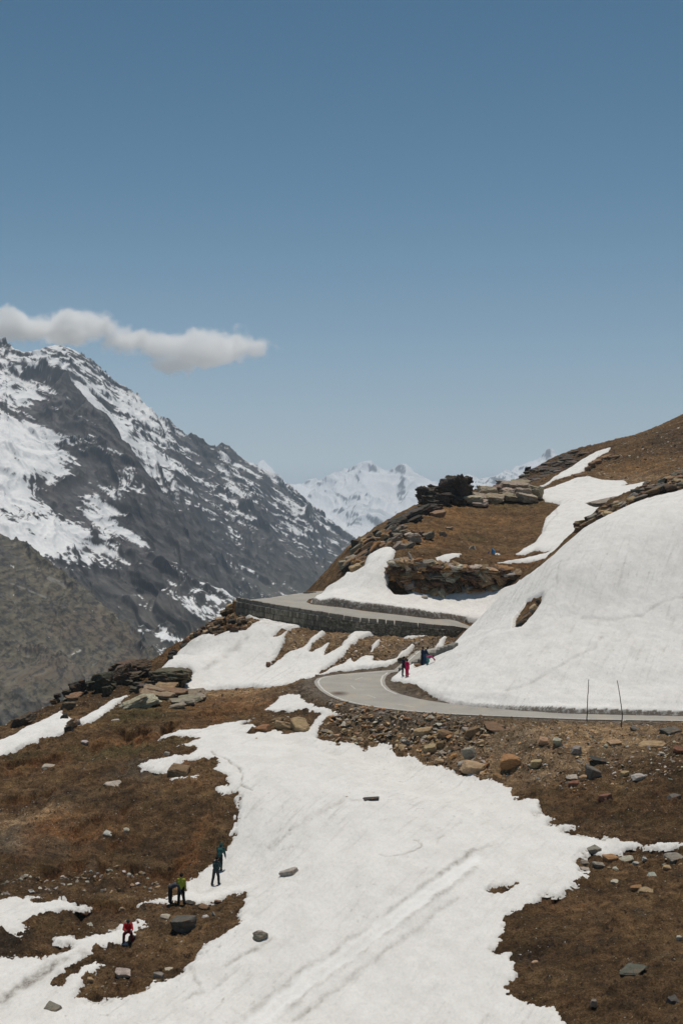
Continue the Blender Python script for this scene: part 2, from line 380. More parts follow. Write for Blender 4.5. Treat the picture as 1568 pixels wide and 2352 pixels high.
# shallow grooves, tracks and dirty drip lines on the snow: (points, half width m, groove depth m, dirt)
def track(sheet, pts, w, dep, dirt, dmin=50, dmax=160): return ([hit(u, v, dmin, dmax) for u, v in S(sheet, pts)], w, dep, dirt)
MARKS = [
 track(7, [(1568,490),(1400,610),(1200,750),(1000,905),(800,1050),(600,1185),(450,1290),(300,1400),(180,1500),(60,1600)], .16, -.04, .5),
 track(7, [(1568,560),(1400,690),(1250,800),(1100,930),(900,1085),(700,1235),(500,1370),(330,1500),(200,1600)], .22, .08, -.3),
 track(7, [(1568,610),(1380,750),(1200,890),(1000,1030),(800,1180),(650,1290),(500,1400),(400,1500)], .14, -.05, .5),
 track(7, [(1568,535),(1200,780),(900,990),(600,1220),(300,1440),(100,1600)], .18, .07, -.3),
 track(7, [(1440,800),(1200,1000),(1000,1130),(830,1270),(600,1440),(440,1568)], .14, .03, .45),
 track(8, [(395,295),(250,360),(150,425),(50,500)], .16, .06, .3),
 track(4, [(1210,875),(1225,890),(1310,925),(1330,950),(1370,985),(1385,1020),(1372,1060),(1400,1080),(1430,1095)], .07, .12, .9),
 track(7, [(960,525),(1040,535),(1120,520),(1200,495),(1240,465),(1225,435),(1190,432)], .06, .05, .7),
 track(7, [(1380,400),(1335,420),(1325,460)], .06, .03, .4),
 track(7, [(860,178),(760,170),(640,245),(520,290),(380,410),(280,480)], .2, .03, .35),
 track(5, [(1110,95),(1060,160),(960,200),(880,250),(780,310),(650,380),(560,400)], .12, .05, .35, 100, 160),
 track(2, [(960,790),(1000,760),(980,870),(940,900),(900,960)], .12, .05, .35, 110, 160),
 track(2, [(1568,930),(1480,945),(1420,980),(1380,1010),(1250,1030),(1100,1020)], .12, .05, .35, 110, 160),
 track(6, [(330,950),(250,1000),(180,1050),(100,1100),(0,1190)], .3, .04, .7),
 track(6, [(470,895),(330,960),(200,1040),(60,1150)], .25, .03, .6),
 track(6, [(1080,980),(1150,1120),(1100,1130),(1000,1230)], .1, .04, .5),
 track(6, [(1250,500),(1150,560),(1120,520)], .25, .05, .3),
 track(7, [(260,1060),(160,1140),(60,1200),(0,1225)], .12, .05, .8),
 track(3, [(440,420),(400,460),(350,500)], .4, .05, .5, 120, 166),
 track(3, [(300,530),(260,560)], .3, .05, .6, 120, 166),
 track(2, [(930,612),(950,575),(990,540),(980,500)], .15, .05, .5, 190, 260),
]
def snow_marks(x, y):
    g = np.zeros(x.shape); dirt = np.zeros(x.shape)
    for pts, w, dp, dt in MARKS:
        P = np.array(pts)
        m = (x > P[:, 0].min() - 2) & (x < P[:, 0].max() + 2) & (y > P[:, 1].min() - 4) & (y < P[:, 1].max() + 4)
        if not m.any(): continue
        xs, ys = x[m], y[m]
        wob = fbm(xs * .9, ys * .5, 71, 3) * .25
        d = seg_dist(xs + wob, ys * .5, [(a, b * .5) for a, b in pts], closed=False)
        k = np.exp(-(d / w) ** 2)
        brk = np.clip(.65 + .8 * fbm(xs * 1.4, ys * .8, 73, 3), 0, 1) if dt > 0 else 1
        g[m] -= dp * k; dirt[m] += dt * k * brk
    return g, dirt

# ------------------------------------------------------------------ soil colours
DARK=(.080,.054,.032); BROWN=(.175,.110,.056); ORAN=(.27,.135,.058); TAN=(.50,.35,.21); GREY=(.22,.195,.155); OLIV=(.120,.100,.045); RUB=(.34,.245,.155); STRAW=(.28,.165,.075); BLK=(.060,.047,.037)
ZONES = [  # bearing u,v, radius px (across, along), colour, weight
 (60,1890,150,35,TAN,.9),(40,1930,130,30,GREY,.7),(150,1830,120,25,BLK,.5),(330,1770,70,30,GREY,.75),(280,1720,150,20,OLIV,.8),(330,1640,120,25,OLIV,.9),(60,1740,120,18,OLIV,.6),
 (400,1800,120,40,BROWN,.9),(300,1860,200,30,DARK,.7),(180,1900,80,14,ORAN,.9),(120,1910,70,12,ORAN,.9),(60,1950,60,10,ORAN,.5),(330,1690,90,12,ORAN,.9),(100,1755,60,6,ORAN,.9),
 (430,1740,60,20,ORAN,.6),(400,1970,150,60,DARK,.5),(200,1950,150,40,DARK,.6),(470,1930,25,50,ORAN,.55),(440,1990,40,20,ORAN,.8),(430,2010,40,20,ORAN,.6),(110,2030,160,40,DARK,.85),
 (550,1590,120,20,TAN,.8),(640,1600,90,14,GREY,.6),(560,1620,130,22,ORAN,.6),(480,1650,70,25,ORAN,.6),(700,1600,60,30,GREY,.5),
 (850,1650,120,14,GREY,.6),(1000,1660,150,14,GREY,.5),(1250,1690,200,45,GREY,.45),(1330,1685,150,34,TAN,.95),(1230,1700,120,24,TAN,.6),(1450,1690,90,20,TAN,.6),(1120,1745,80,24,TAN,.5),(960,1690,90,20,TAN,.4),(1230,1740,120,30,TAN,.5),(1080,1720,220,50,RUB,1.0),(1350,1730,220,40,RUB,.7),(900,1690,150,30,RUB,.9),(1180,1700,80,25,GREY,.6),
 (1500,1680,120,20,RUB,.7),(1540,1760,60,60,DARK,.6),(1450,1830,140,40,DARK,.6),(1300,1860,120,40,BROWN,.6),(1450,1900,140,30,DARK,.7),
 (1300,2060,120,60,BROWN,.8),(1480,2060,100,60,BROWN,.4),(1450,2250,150,90,DARK,.55),(1250,2180,80,60,DARK,.4),
 (450,2160,90,50,BROWN,.6),(330,2250,120,30,DARK,.4),(200,2100,140,30,DARK,.5),(300,2130,60,25,RUB,.6),(20,2170,50,40,BLK,.8),
 (180,1590,120,40,DARK,.8),(250,1560,80,40,DARK,.6),
 (850,1470,260,45,RUB,.9),(1000,1500,60,15,TAN,.5),(480,1430,90,45,ORAN,.5),(640,1460,60,30,RUB,.9),
 (1080,1190,140,40,STRAW,.8),(1150,1230,100,30,BROWN,.9),(960,1240,80,25,STRAW,.9),(1010,1170,50,20,STRAW,.8),(1160,1150,90,25,OLIV,.6),(1190,1290,80,15,ORAN,.5),(850,1250,60,40,RUB,.7),
 (1450,1080,110,35,STRAW,.7),(1380,1090,60,20,BROWN,.9),(1500,1000,80,25,BROWN,.9),(1540,1010,70,40,DARK,.9),(1440,1050,80,12,DARK,.7),(1480,1110,70,10,RUB,.7),(1400,1030,50,10,DARK,.7),(1080,1235,50,8,OLIV,.6),(1000,1215,60,10,STRAW,.7),(1130,1180,70,12,DARK,.5),(1290,1060,90,25,DARK,.95),(1500,1130,80,20,RUB,.8),(1180,1370,60,30,BROWN,.9),(1250,1290,60,40,BROWN,.9)]
_ZW = []
for u, v, ru, rv, c, w in ZONES:
    p = hit(u, v); q = hit(u, v - rv * .7); r = hit(u, v + rv * .7)
    L = min(max(abs(q[1] - p[1]), abs(p[1] - r[1]), 1.5), 14)
    _ZW.append((p[0], p[1], ru / F * p[1] * .75, L, np.array(c), w))
def soil(x, y):
    wob = fbm(x * .3, y * .2, 31, 4) * 1.6; wob2 = fbm(x * .3 + 9, y * .2, 37, 4) * 3
    c = np.empty(x.shape + (3,)); c[...] = np.array(BROWN) * .8 + np.array(DARK) * .2
    for cx, cy, rx, ry, cc, w in _ZW:
        q = ((x + wob - cx) / rx) ** 2 + ((y + wob2 - cy) / ry) ** 2
        m = q < 5
        k = (w * np.exp(-q[m] ** 1.3 * .6))[:, None]
        c[m] = c[m] * (1 - k) + cc * k
    n = fbm(x * .8, y * .6, 41, 6, .68)[..., None]
    c = c * (1 + .6 * n)
    st = sstep(-.1, .5, fbm(x * .35 + 40, y * .5, 45, 5, .6))[..., None] * .4
    c = c * (1 - st) + np.array((.21, .145, .072)) * st
    o = sstep(.25, .7, fbm(x * .22, y * .3, 43, 4))[..., None]
    c = c * (1 - .22 * o) + np.array(ORAN) * .22 * o
    gl = sstep(.2, .6, fbm(x * .5 + 20, y * .4, 47, 5, .65))[..., None] * .35
    c = c * (1 - gl) + np.array((.10, .088, .07)) * gl
    c = c * (1 + .55 * fbm(x * .16 + 3, y * .30, 49, 5, .6))[..., None] * np.array((.96, .90, .82))
    return np.clip(c, .008, .6)

# ------------------------------------------------------------------ ground relief
SCARPS = [(W(4, [(600,775),(640,760),(760,742),(880,738),(960,715),(1050,688)], 60, 140), .55), (W(4, [(700,768),(800,770),(880,755)], 60, 140), .3),
 (W(4, [(-20,948),(90,925),(180,908),(320,888),(400,858)], 60, 140), .4), (W(4, [(0,965),(70,958)], 60, 130), .35), (W(4, [(500,825),(570,822),(640,835)], 60, 140), .25),
 (W(4, [(-20,1142),(100,1128),(200,1108),(300,1085),(345,1080)], 60, 140), .38), (W(4, [(640,1010),(670,975),(780,930)], 60, 140), .2),
 (W(4, [(380,1290),(450,1280),(540,1240),(640,1220),(700,1190),(780,1150)], 60, 120), .3), (W(4, [(400,1370),(480,1345),(550,1310)], 60, 120), .4), (W(4, [(560,1400),(700,1370),(860,1320)], 60, 120), .2),
 (W(6, [(170,425),(250,400),(380,350),(460,358),(560,368),(660,365)], 50, 120), .35), (W(6, [(650,385),(800,395),(950,400),(1010,370),(1080,345)], 50, 120), .35), (W(6, [(1150,270),(1210,265),(1225,220),(1270,205)], 50, 120), .3),
 (W(6, [(350,555),(450,575),(520,590),(640,600),(760,600),(840,570)], 50, 120), .4), (W(6, [(290,790),(380,760),(430,740)], 50, 110), .45), (W(6, [(450,1130),(540,1135)], 50, 110), .15),
 (W(5, [(600,995),(740,1000),(800,1135),(980,1190),(1100,1212),(1300,1240),(1420,1255),(1568,1230)], 50, 120), .22), (W(8, [(560,640),(700,630),(840,600)], 50, 110), .15),
 (W(3, [(40,805),(120,800),(180,770)], 60, 140), .3), (W(17, [(540,985),(760,1003),(1080,990)], 170, 200), .3), (W(2, [(860,330),(1000,372),(1100,350)], 200, 320), .3)]
def scarps(x, y, colour=False):
    """turf edges: a short drop on the downhill (near) side, with bare earth below"""
    out = np.zeros(x.shape)
    for pts, h in SCARPS:
        P = sorted(pts); X0, X1 = P[0][0], P[-1][0]; m = (x > X0 - .2) & (x < X1 + .2) & (y > min(p[1] for p in P) - 9) & (y < max(p[1] for p in P) + 2)
        if not m.any(): continue
        xs, ys = x[m], y[m]
        yl = np.interp(xs, [p[0] for p in P], [p[1] for p in P]) + fbm(xs * .8, xs * 0, 65, 4, .65) * 1.1
        s = yl - ys
        fade = sstep(0, .8, xs - X0) * sstep(0, .8, X1 - xs) * np.clip(.75 + fbm(xs * .9, xs * 0 + 3, 66, 3), .15, 1.2)
        if colour: out[m] = np.maximum(out[m], fade * (s > 0) * np.exp(-np.maximum(s, 0) / 1.3))
        else: out[m] += -1.6 * h * fade * sstep(-.05, .16, s) * np.exp(-np.maximum(s, 0) / 3.0) + .12 * h * fade * np.exp(-(np.minimum(s, 0) / .5) ** 2) * (s <= 0)
    return out
def relief(x, y):
    n = fbm(x * .25, y * .16, 51, 4) * .22                       # humps
    n += fbm(x * 1.3, y * 1.3, 53, 5, .66) * .17                  # tussocks
    n += np.abs(fbm(x * 4.2, y * 4.0, 57, 3, .6)) * .10
    n += np.maximum(fbm(x * 1.15, y * 1.0, 58, 4, .6) - .12, 0) * .42 * np.clip(.6 + fbm(x * .12, y * .12, 59, 3) * 1.5, 0, 1.2)     # hummocks
    n += scarps(x, y)
    # turf terraces: little scarps that face the valley
    q = (y * .33 + fbm(x * .11, y * .10, 61, 3) * 2.2) + x * .05
    fr = q - np.floor(q)
    st = sstep(.0, .10, fr) - fr
    amp = np.clip(fbm(x * .13 + 4, y * .13, 63, 3) * 1.6 + .25, 0, 1)
    lump = np.clip(.5 + fbm(x * 1.1, y * .8, 67, 3) * 1.4, 0, 1)
    n += st * .34 * amp * lump
    return n

# ------------------------------------------------------------------ fan-shaped grid (fine where the ground is close)
tin = np.linspace(-.262, .262, 760); tl = np.linspace(-.56, -.265, 46); tr = np.linspace(.265, .56, 46)
TT = np.concatenate([tl, tin, tr])
DD = np.concatenate([np.arange(25, 56, .5), np.arange(56, 120, .15), np.arange(120, 190, .17), np.arange(190, 345, .42), np.arange(345, 440, 3)])
T2, D2 = np.meshgrid(TT, DD); X2 = T2 * D2; Y2 = D2
sh = X2.shape; xf = X2.ravel(); yf = Y2.ravel()
Hb = combine(xf, yf, L_S(xf, yf), U_S(xf, yf))
depth, RA, RB = snow_depth(xf, yf)
rz = road1_z(yf); rz2 = road2_z(xf, yf)
ka = sstep(-2.0, -.35, RA); kb = sstep(-1.2, -.3, RB) * (split_s(xf, yf) > 0)
Hb = Hb * (1 - ka) + (rz - .03) * ka
Hb = Hb * (1 - kb) + (rz2 - .03) * kb
onroad = np.maximum(sstep(-1.5, -.3, RA), sstep(-1.2, -.3, RB))
rel = relief(xf, yf) * (1 - onroad)
cov = sstep(0, .15, depth)
ground_z = Hb + rel * (1 - cov * .75)
def grid_faces(sh, keep=None):
    r, c = sh; i = np.arange(r * c).reshape(r, c)
    q = np.stack([i[:-1, :-1], i[:-1, 1:], i[1:, 1:], i[1:, :-1]], -1).reshape(-1, 4)
    if keep is not None: q = q[keep[q].any(1)]
    return q
def compact(V, Fq, *attrs):
    used = np.zeros(len(V), bool); used[Fq.ravel()] = True
    mp = np.cumsum(used) - 1
    return (V[used], mp[Fq]) + tuple(a[used] for a in attrs)
gcol = soil(xf, yf)
sc_ = scarps(xf, yf, True)[:, None] * .55
gcol = gcol * (1 - sc_) + np.array((.17, .075, .03)) * sc_
# roadside grit
gr = (sstep(-2.6, -.4, RA) * .7)[:, None]
gcol = gcol * (1 - gr) + np.array((.20, .17, .135)) * gr
# wet, darker earth right beside melting snow
wet = (np.exp(-np.clip(-depth, 0, 1) / .12) * (depth < 0))[:, None]
gcol = gcol * (1 - .35 * wet)
Vg = np.stack([xf, yf, ground_z], 1)
me = mesh_np('hillside', Vg, grid_faces(sh)); set_col(me, 'soil', gcol)
ground = tag(new_obj('ground', me), 'brown boggy mountainside of turf and bare earth sloping below the road', 'ground', kind='structure')

# snow sheet
groove, mdirt = snow_marks(xf, yf)
sn = fbm(xf * .35 + yf * .12, yf * .22, 81, 4) * .10 + fbm(xf * 1.5 + yf * .5, yf * 1.0, 83, 4, .6) * .032 + fbm(xf * 5, yf * 4, 87, 2) * .018
# run-off channels down the fall line
ru = xf * .8 - yf * .35
sn += ridged(ru * 1.1, (xf + yf) * .07, 91, 3) * .05
snow_z = Hb + depth + np.maximum((sn + groove) * np.clip(depth / .2, 0, 1), -depth * .6)
edge_dirt = np.exp(-np.clip(depth, 0, 1) / .06) * (.62 + .3 * fbm(xf, yf, 96, 3))
streak = np.clip(fbm(ru * 2.6, (xf * .5 + yf) * .16, 93, 5, .65) * 1.5 - .2, 0, 1) * .4
spot = np.clip(fbm(xf * 3, yf * 1.6, 95, 3, .6) * 1.4 - .62, 0, 1) * .9
patchy = np.clip(.55 + fbm(xf * .12, yf * .08, 97, 3) * .9, .12, 1)
dirt_shade = np.clip(edge_dirt + (streak + spot) * patchy * np.clip(1 + mdirt * 1.5, 0, 1) + mdirt, -1, 1)
# ploughed cut faces of the drifts: grit, plus shade painted into the colour
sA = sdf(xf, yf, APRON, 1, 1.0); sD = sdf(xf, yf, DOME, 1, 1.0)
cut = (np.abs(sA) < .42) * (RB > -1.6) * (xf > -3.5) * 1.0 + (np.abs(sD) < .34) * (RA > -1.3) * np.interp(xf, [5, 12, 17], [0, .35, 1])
dirt_shade = np.clip(dirt_shade + cut * (1.3 + .6 * fbm(xf * 2, yf * 2, 98, 3)), -1, 2.2)
low_dirty = sstep(0, 1, (yf - 150) / 14) * (xf < 1) * (yf < 166) * (split_s(xf, yf) < 0) * np.clip(fbm(xf * .8, yf * .5, 99, 4) * 1.5 + .2, 0, 1) * .8
dirt_shade = np.clip(dirt_shade + low_dirty, -1, 2.2)
Vs = np.stack([xf, yf, snow_z], 1)
Fs = grid_faces(sh, depth > -.02)
Vc, Fc, dc = compact(Vs, Fs, dirt_shade)
me = mesh_np('snow', Vc, Fc); set_flt(me, 'dirt', dc)  # also carries the painted shade of the cut faces
snow = tag(new_obj('snow', me), 'old white spring snow lying in drifts and gullies along the mountain road', 'snow', kind='stuff')

def Zg(x, y):
    """finished surface height (for standing things on)"""
    x = np.atleast_1d(np.asarray(x, float)); y = np.atleast_1d(np.asarray(y, float))
    H = combine(x, y, L_S(x, y), U_S(x, y)); dp, a, b = snow_depth(x, y)
    k1 = sstep(-2.0, -.35, a); k2 = sstep(-1.2, -.3, b) * (split_s(x, y) > 0)
    H = H * (1 - k1) + (road1_z(y) - .03) * k1; H = H * (1 - k2) + (road2_z(x, y) - .03) * k2
    on = np.maximum(sstep(-1.5, -.3, a), sstep(-1.2, -.3, b))
    return np.where(dp > .02, H + dp, H + relief(x, y) * (1 - on)), dp

# ------------------------------------------------------------------ carriageways
def sheet(name, poly, zf, m, step=.35, lift=.0, dup=False):
    P = np.array(poly); x0, y0 = P.min(0) - .5; x1, y1 = P.max(0) + .5
    bm = bmesh.new(); vs = [bm.verts.new((a, b, 0)) for a, b in poly]
    try: bm.faces.new(vs)
    except ValueError: pass
    bmesh.ops.triangulate(bm, faces=bm.faces[:])
    for ax, lo, hi in ((0, x0, x1), (1, y0, y1)):
        for c in np.arange(lo, hi, 1.2):
            no = (1, 0, 0) if ax == 0 else (0, 1, 0); co = (c, 0, 0) if ax == 0 else (0, c, 0)
            bmesh.ops.bisect_plane(bm, geom=bm.verts[:] + bm.edges[:] + bm.faces[:], plane_co=co, plane_no=no)
    for v in bm.verts: v.co.z = float(zf(np.array(v.co.x), np.array(v.co.y))) + lift
    bmesh.ops.recalc_face_normals(bm, faces=bm.faces[:])
    me = bpy.data.meshes.new(name); bm.to_mesh(me); bm.free()
    if me.polygons and me.polygons[0].normal.z < 0: me.flip_normals()
    me.materials.append(m); return me
def ribbon(name, pts, w, zf, lift, m, gaps=None):
    P = [Vector((a, b, 0)) for a, b in pts]; out = []
    for a, b in zip(P[:-1], P[1:]):
        n = max(1, int((b - a).length / .4))
        for i in range(n): out.append(a.lerp(b, i / n))
    out.append(P[-1]); V = []; Fq = []
    s = 0
    for i, p in enumerate(out):
        t = (out[min(i + 1, len(out) - 1)] - out[max(i - 1, 0)]).normalized(); nrm = Vector((-t.y, t.x, 0)) * w / 2
        for q in (p - nrm, p + nrm): V.append((q.x, q.y, float(zf(np.array(q.x), np.array(q.y))) + lift))
        if i:
            s += (out[i] - out[i - 1]).length
            if gaps is None or (s % (gaps[0] + gaps[1])) < gaps[0]: Fq.append((2 * i - 2, 2 * i - 1, 2 * i + 1, 2 * i))
    me = mesh_np(name, V, np.array(Fq)); me.materials.append(m); return me
# ================================================================== MATERIALS
def _ground(nt, b):
    at = N(nt, 'ShaderNodeAttribute', attribute_name='soil')
    n1 = noise_n(nt, 1.4, 6, .65); n2 = noise_n(nt, 9, 6, .7)
    st = noise_n(nt, 3.2, 5, .7, objvec(nt, (1, .45, 1)))
    c = mixc(nt, 1.0, at.outputs['Color'], ramp(nt, n1, [(.3, .50), (.5, .95), (.72, 1.6)]), 'MULTIPLY')
    c = mixc(nt, 1.0, c, ramp(nt, n2, [(.32, .40), (.5, 1.0), (.68, 1.9)]), 'MULTIPLY')
    c = mixc(nt, ramp(nt, st, [(.57, 0.0), (.63, .8)]), c, (.026, .019, .013))
    # tiny pale chips of stone
    v = N(nt, 'ShaderNodeTexVoronoi', feature='F1'); v.inputs['Scale'].default_value = 3.1; v.inputs['Randomness'].default_value = 1
    nt.links.new(objvec(nt, (1, .8, 1)), v.inputs['Vector'])
    sel = mathn(nt, 'MULTIPLY', mathn(nt, 'LESS_THAN', v.outputs['Distance'], .15), mathn(nt, 'GREATER_THAN', N_sep(nt, v.outputs['Color']), .90))
    c = mixc(nt, sel, c, (.36, .31, .25))
    nt.links.new(c, b.inputs['Base Color'])
    h = mathn(nt, 'ADD', noise_n(nt, 4, 7, .75), mathn(nt, 'MULTIPLY', noise_n(nt, 18, 4, .7), .4))
    h = mathn(nt, 'ADD', h, mathn(nt, 'MULTIPLY', sel, .4))
    bump(nt, b, h, 1.0, .3)
def N_sep(nt, c):
    s = nt.nodes.new('ShaderNodeSeparateColor'); nt.links.new(c, s.inputs[0]); return s.outputs[0]
M_GROUND = mat('turf_and_earth', rough=.95, spec=.15, build=_ground)
def _snow(nt, b):
    at = N(nt, 'ShaderNodeAttribute', attribute_name='dirt')
    n1 = noise_n(nt, .7, 5, .6, objvec(nt, (1, .6, 1))); n2 = noise_n(nt, 7, 5, .7, objvec(nt, (1, .5, 1)))
    base = ramp(nt, n1, [(.3, (.71, .69, .655)), (.6, (.80, .78, .745))])
    base = mixc(nt, 1, base, ramp(nt, n2, [(.3, .90), (.6, 1.0)]), 'MULTIPLY')
    base = mixc(nt, mathn(nt, 'MULTIPLY', at.outputs['Fac'], -1.3, True), base, (.88, .88, .87))
    f = mathn(nt, 'MULTIPLY', at.outputs['Fac'], ramp(nt, noise_n(nt, 4, 5, .75, objvec(nt, (1, .5, 1))), [(.33, .35), (.62, 1.0)]), clamp=True)
    c = mixc(nt, f, base, (.15, .125, .10))  # dirt tone, which also darkens the cut faces as painted shade
    nt.links.new(c, b.inputs['Base Color'])
    h = mathn(nt, 'ADD', noise_n(nt, 2.6, 5, .65, objvec(nt, (1, .55, 1), (0, 0, .5))), mathn(nt, 'MULTIPLY', noise_n(nt, 12, 3, .7), .3))
    bump(nt, b, h, .55, .12)
M_SNOW = mat('old_snow', rough=.75, spec=.25, build=_snow)
def _asph(nt, b):
    n1 = noise_n(nt, .35, 5, .6); n2 = noise_n(nt, 30, 3, .7)
    c = ramp(nt, n1, [(.3, (.30, .283, .252)), (.7, (.375, .355, .315))])
    c = mixc(nt, 1, c, ramp(nt, n2, [(.3, .88), (.7, 1.1)]), 'MULTIPLY')
    # dust and a worn stain in the hairpin
    d = ramp(nt, noise_n(nt, .5, 4, .6, objvec(nt, (1, .35, 1))), [(.52, 0.0), (.68, .55)])
    c = mixc(nt, d, c, (.42, .355, .27))
    g = N(nt, 'ShaderNodeTexGradient', gradient_type='SPHERICAL'); tc = N(nt, 'ShaderNodeTexCoord'); m = N(nt, 'ShaderNodeMapping')
    p = on_road1(777, 1593.5); m.vector_type = 'TEXTURE'; m.inputs['Location'].default_value = (p[0], p[1], 0); m.inputs['Scale'].default_value = (1.1, 1.9, 50)
    nt.links.new(tc.outputs['Object'], m.inputs['Vector']); nt.links.new(m.outputs[0], g.inputs[0])
    c = mixc(nt, mathn(nt, 'MULTIPLY', g.outputs['Fac'], 1.2, True), c, (.11, .075, .05))
    nt.links.new(c, b.inputs['Base Color']); bump(nt, b, n2, .2, .01)
M_ROAD = mat('asphalt', rough=.9, spec=.3, build=_asph)
M_LINE = mat('road_paint', rough=.8, build=lambda nt, b: nt.links.new(ramp(nt, noise_n(nt, 4, 5, .8), [(.35, (.30, .28, .25)), (.5, (.62, .60, .56))]), b.inputs['Base Color']))
M_DUST = mat('roadside_grit', rough=.95, build=lambda nt, b: nt.links.new(ramp(nt, noise_n(nt, 8, 5, .8), [(.3, (.10, .08, .06)), (.7, (.30, .25, .19))]), b.inputs['Base Color']))
def _rock(nt, b):
    oi = N(nt, 'ShaderNodeObjectInfo'); at = N(nt, 'ShaderNodeAttribute', attribute_name='tint')
    n1 = noise_n(nt, 2.2, 6, .7, objvec(nt, (1, 1, 3))); n2 = noise_n(nt, 14, 5, .7)
    c = mixc(nt, 1, at.outputs['Color'], ramp(nt, n1, [(.28, .55), (.5, 1.0), (.75, 1.35)]), 'MULTIPLY')
    c = mixc(nt, ramp(nt, noise_n(nt, 1.3, 4, .6), [(.56, 0.0), (.68, .5)]), c, (.24, .115, .05))
    c = mixc(nt, 1, c, ramp(nt, n2, [(.3, .75), (.7, 1.2)]), 'MULTIPLY')
    nt.links.new(c, b.inputs['Base Color']); bump(nt, b, mathn(nt, 'ADD', noise_n(nt, 4, 6, .7, objvec(nt, (1, 1, 3.5))), mathn(nt, 'MULTIPLY', n2, .4)), .8, .12)
M_ROCK = mat('schist_rock', rough=.9, spec=.25, build=_rock)
def _mason(nt, b):
    at = N(nt, 'ShaderNodeAttribute', attribute_name='tint')
    c = mixc(nt, 1, at.outputs['Color'], ramp(nt, noise_n(nt, 3, 6, .75), [(.3, .55), (.7, 1.4)]), 'MULTIPLY')
    nt.links.new(c, b.inputs['Base Color']); bump(nt, b, noise_n(nt, 12, 5, .7), .7, .05)
M_WALL = mat('dry_stone_masonry', rough=.95, build=_mason)
M_CONC = mat('weathered_concrete', rough=.9, build=lambda nt, b: nt.links.new(ramp(nt, noise_n(nt, 3, 6, .7), [(.3, (.15, .135, .115)), (.7, (.30, .28, .25))]), b.inputs['Base Color']))
def _alp(nt, b):
    at = N(nt, 'ShaderNodeAttribute', attribute_name='soil')
    nt.links.new(at.outputs['Color'], b.inputs['Base Color'])
M_ALP = mat('distant_rock_and_snow', rough=.9, spec=.15, build=_alp)
def cloth(name, c, r=.8):
    d = tuple(x * .55 for x in c)
    return mat(name, c, r, .25, build=lambda nt, b: (nt.links.new(ramp(nt, noise_n(nt, 6, 4, .6), [(.3, d), (.65, c)]), b.inputs['Base Color']), bump(nt, b, noise_n(nt, 9, 3, .6), .5, .04)))
M_WOOD = mat('weathered_stick', (.07, .045, .035), .85, build=lambda nt, b: nt.links.new(ramp(nt, noise_n(nt, 5, 4, .7), [(.3, (.035, .022, .018)), (.7, (.13, .085, .065))]), b.inputs['Base Color']))
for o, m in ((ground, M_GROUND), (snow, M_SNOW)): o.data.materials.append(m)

# ================================================================== ROADS
road = tag(new_obj('road', sheet('road', ROAD1, lambda x, y: road1_z(y), M_ROAD, lift=.02)), 'pale grey tarmac road sweeping round the lower hairpin bend', 'road', kind='structure')
road_b = tag(new_obj('road', sheet('road_upper', ROAD2, road2_z, M_ROAD, lift=.02)), 'pale grey tarmac road climbing behind the stone parapet wall', 'road', kind='structure')
def inset(pts, d):
    out = []
    P = [Vector(p) for p in pts]
    for i, p in enumerate(P):
        t = (P[min(i + 1, len(P) - 1)] - P[max(i - 1, 0)]).normalized(); out.append((p.x + t.y * d, p.y - t.x * d))
    return out
edge = new_obj('edge_line', ribbon('edge_line', inset(r1_near[:-1], .38), .15, lambda x, y: road1_z(y), .026, M_LINE), road)
inner = r1_far[2:-1]
edge2 = new_obj('edge_line', ribbon('edge_line', inset(inner[1:7], .35), .14, lambda x, y: road1_z(y), .026, M_LINE), road)
cen = S(3, [(1210,745-22),(1140,712),(1060,690),(960,655),(920,622),(935,600),(1010,575),(1080,560)])
cenl = [on_road1(u, v) for u, v in cen]
c1 = new_obj('centre_dash', ribbon('centre_dash', cenl, .09, lambda x, y: road1_z(y), .026, M_LINE, gaps=(2.2, 4.5)), road)
e3 = new_obj('edge_line', ribbon('edge_line', [(a - .0, b + .25) for a, b in [(-12,166.5),(-10.3,170.2),(-8.6,175),(-7,182),(-4.8,189.5)]], .15, road2_z, .028, M_LINE), road_b)
for e in (edge, edge2, c1, e3): e['kind'] = 'structure'
# ================================================================== STONES
RR = random.Random(5)
def hull_template(rnd, n=13, flat=.55, jag=.25):
    bm = bmesh.new()
    for i in range(n):
        v = Vector((rnd.gauss(0, 1), rnd.gauss(0, 1), rnd.gauss(0, 1))).normalized()
        k = 1 - jag * rnd.random()
        # push towards a box so the stones break into slabs and corners
        m = max(abs(v.x), abs(v.y), abs(v.z)); v = v.lerp(v / m, .62) * k
        bm.verts.new((v.x, v.y * .85, v.z * flat))
    r = bmesh.ops.convex_hull(bm, input=bm.verts[:])
    bmesh.ops.delete(bm, geom=[g for g in r['geom_interior'] if isinstance(g, bmesh.types.BMVert)], context='VERTS')
    bmesh.ops.triangulate(bm, faces=bm.faces[:])
    bm.verts.ensure_lookup_table(); bm.verts.index_update()
    V = np.array([v.co[:] for v in bm.verts]); Fc = np.array([[v.index for v in f.verts] for f in bm.faces])
    bm.free(); return V, Fc
TEMPL = [hull_template(RR, RR.randint(8, 12), RR.uniform(.35, .7), .4) for _ in range(28)]

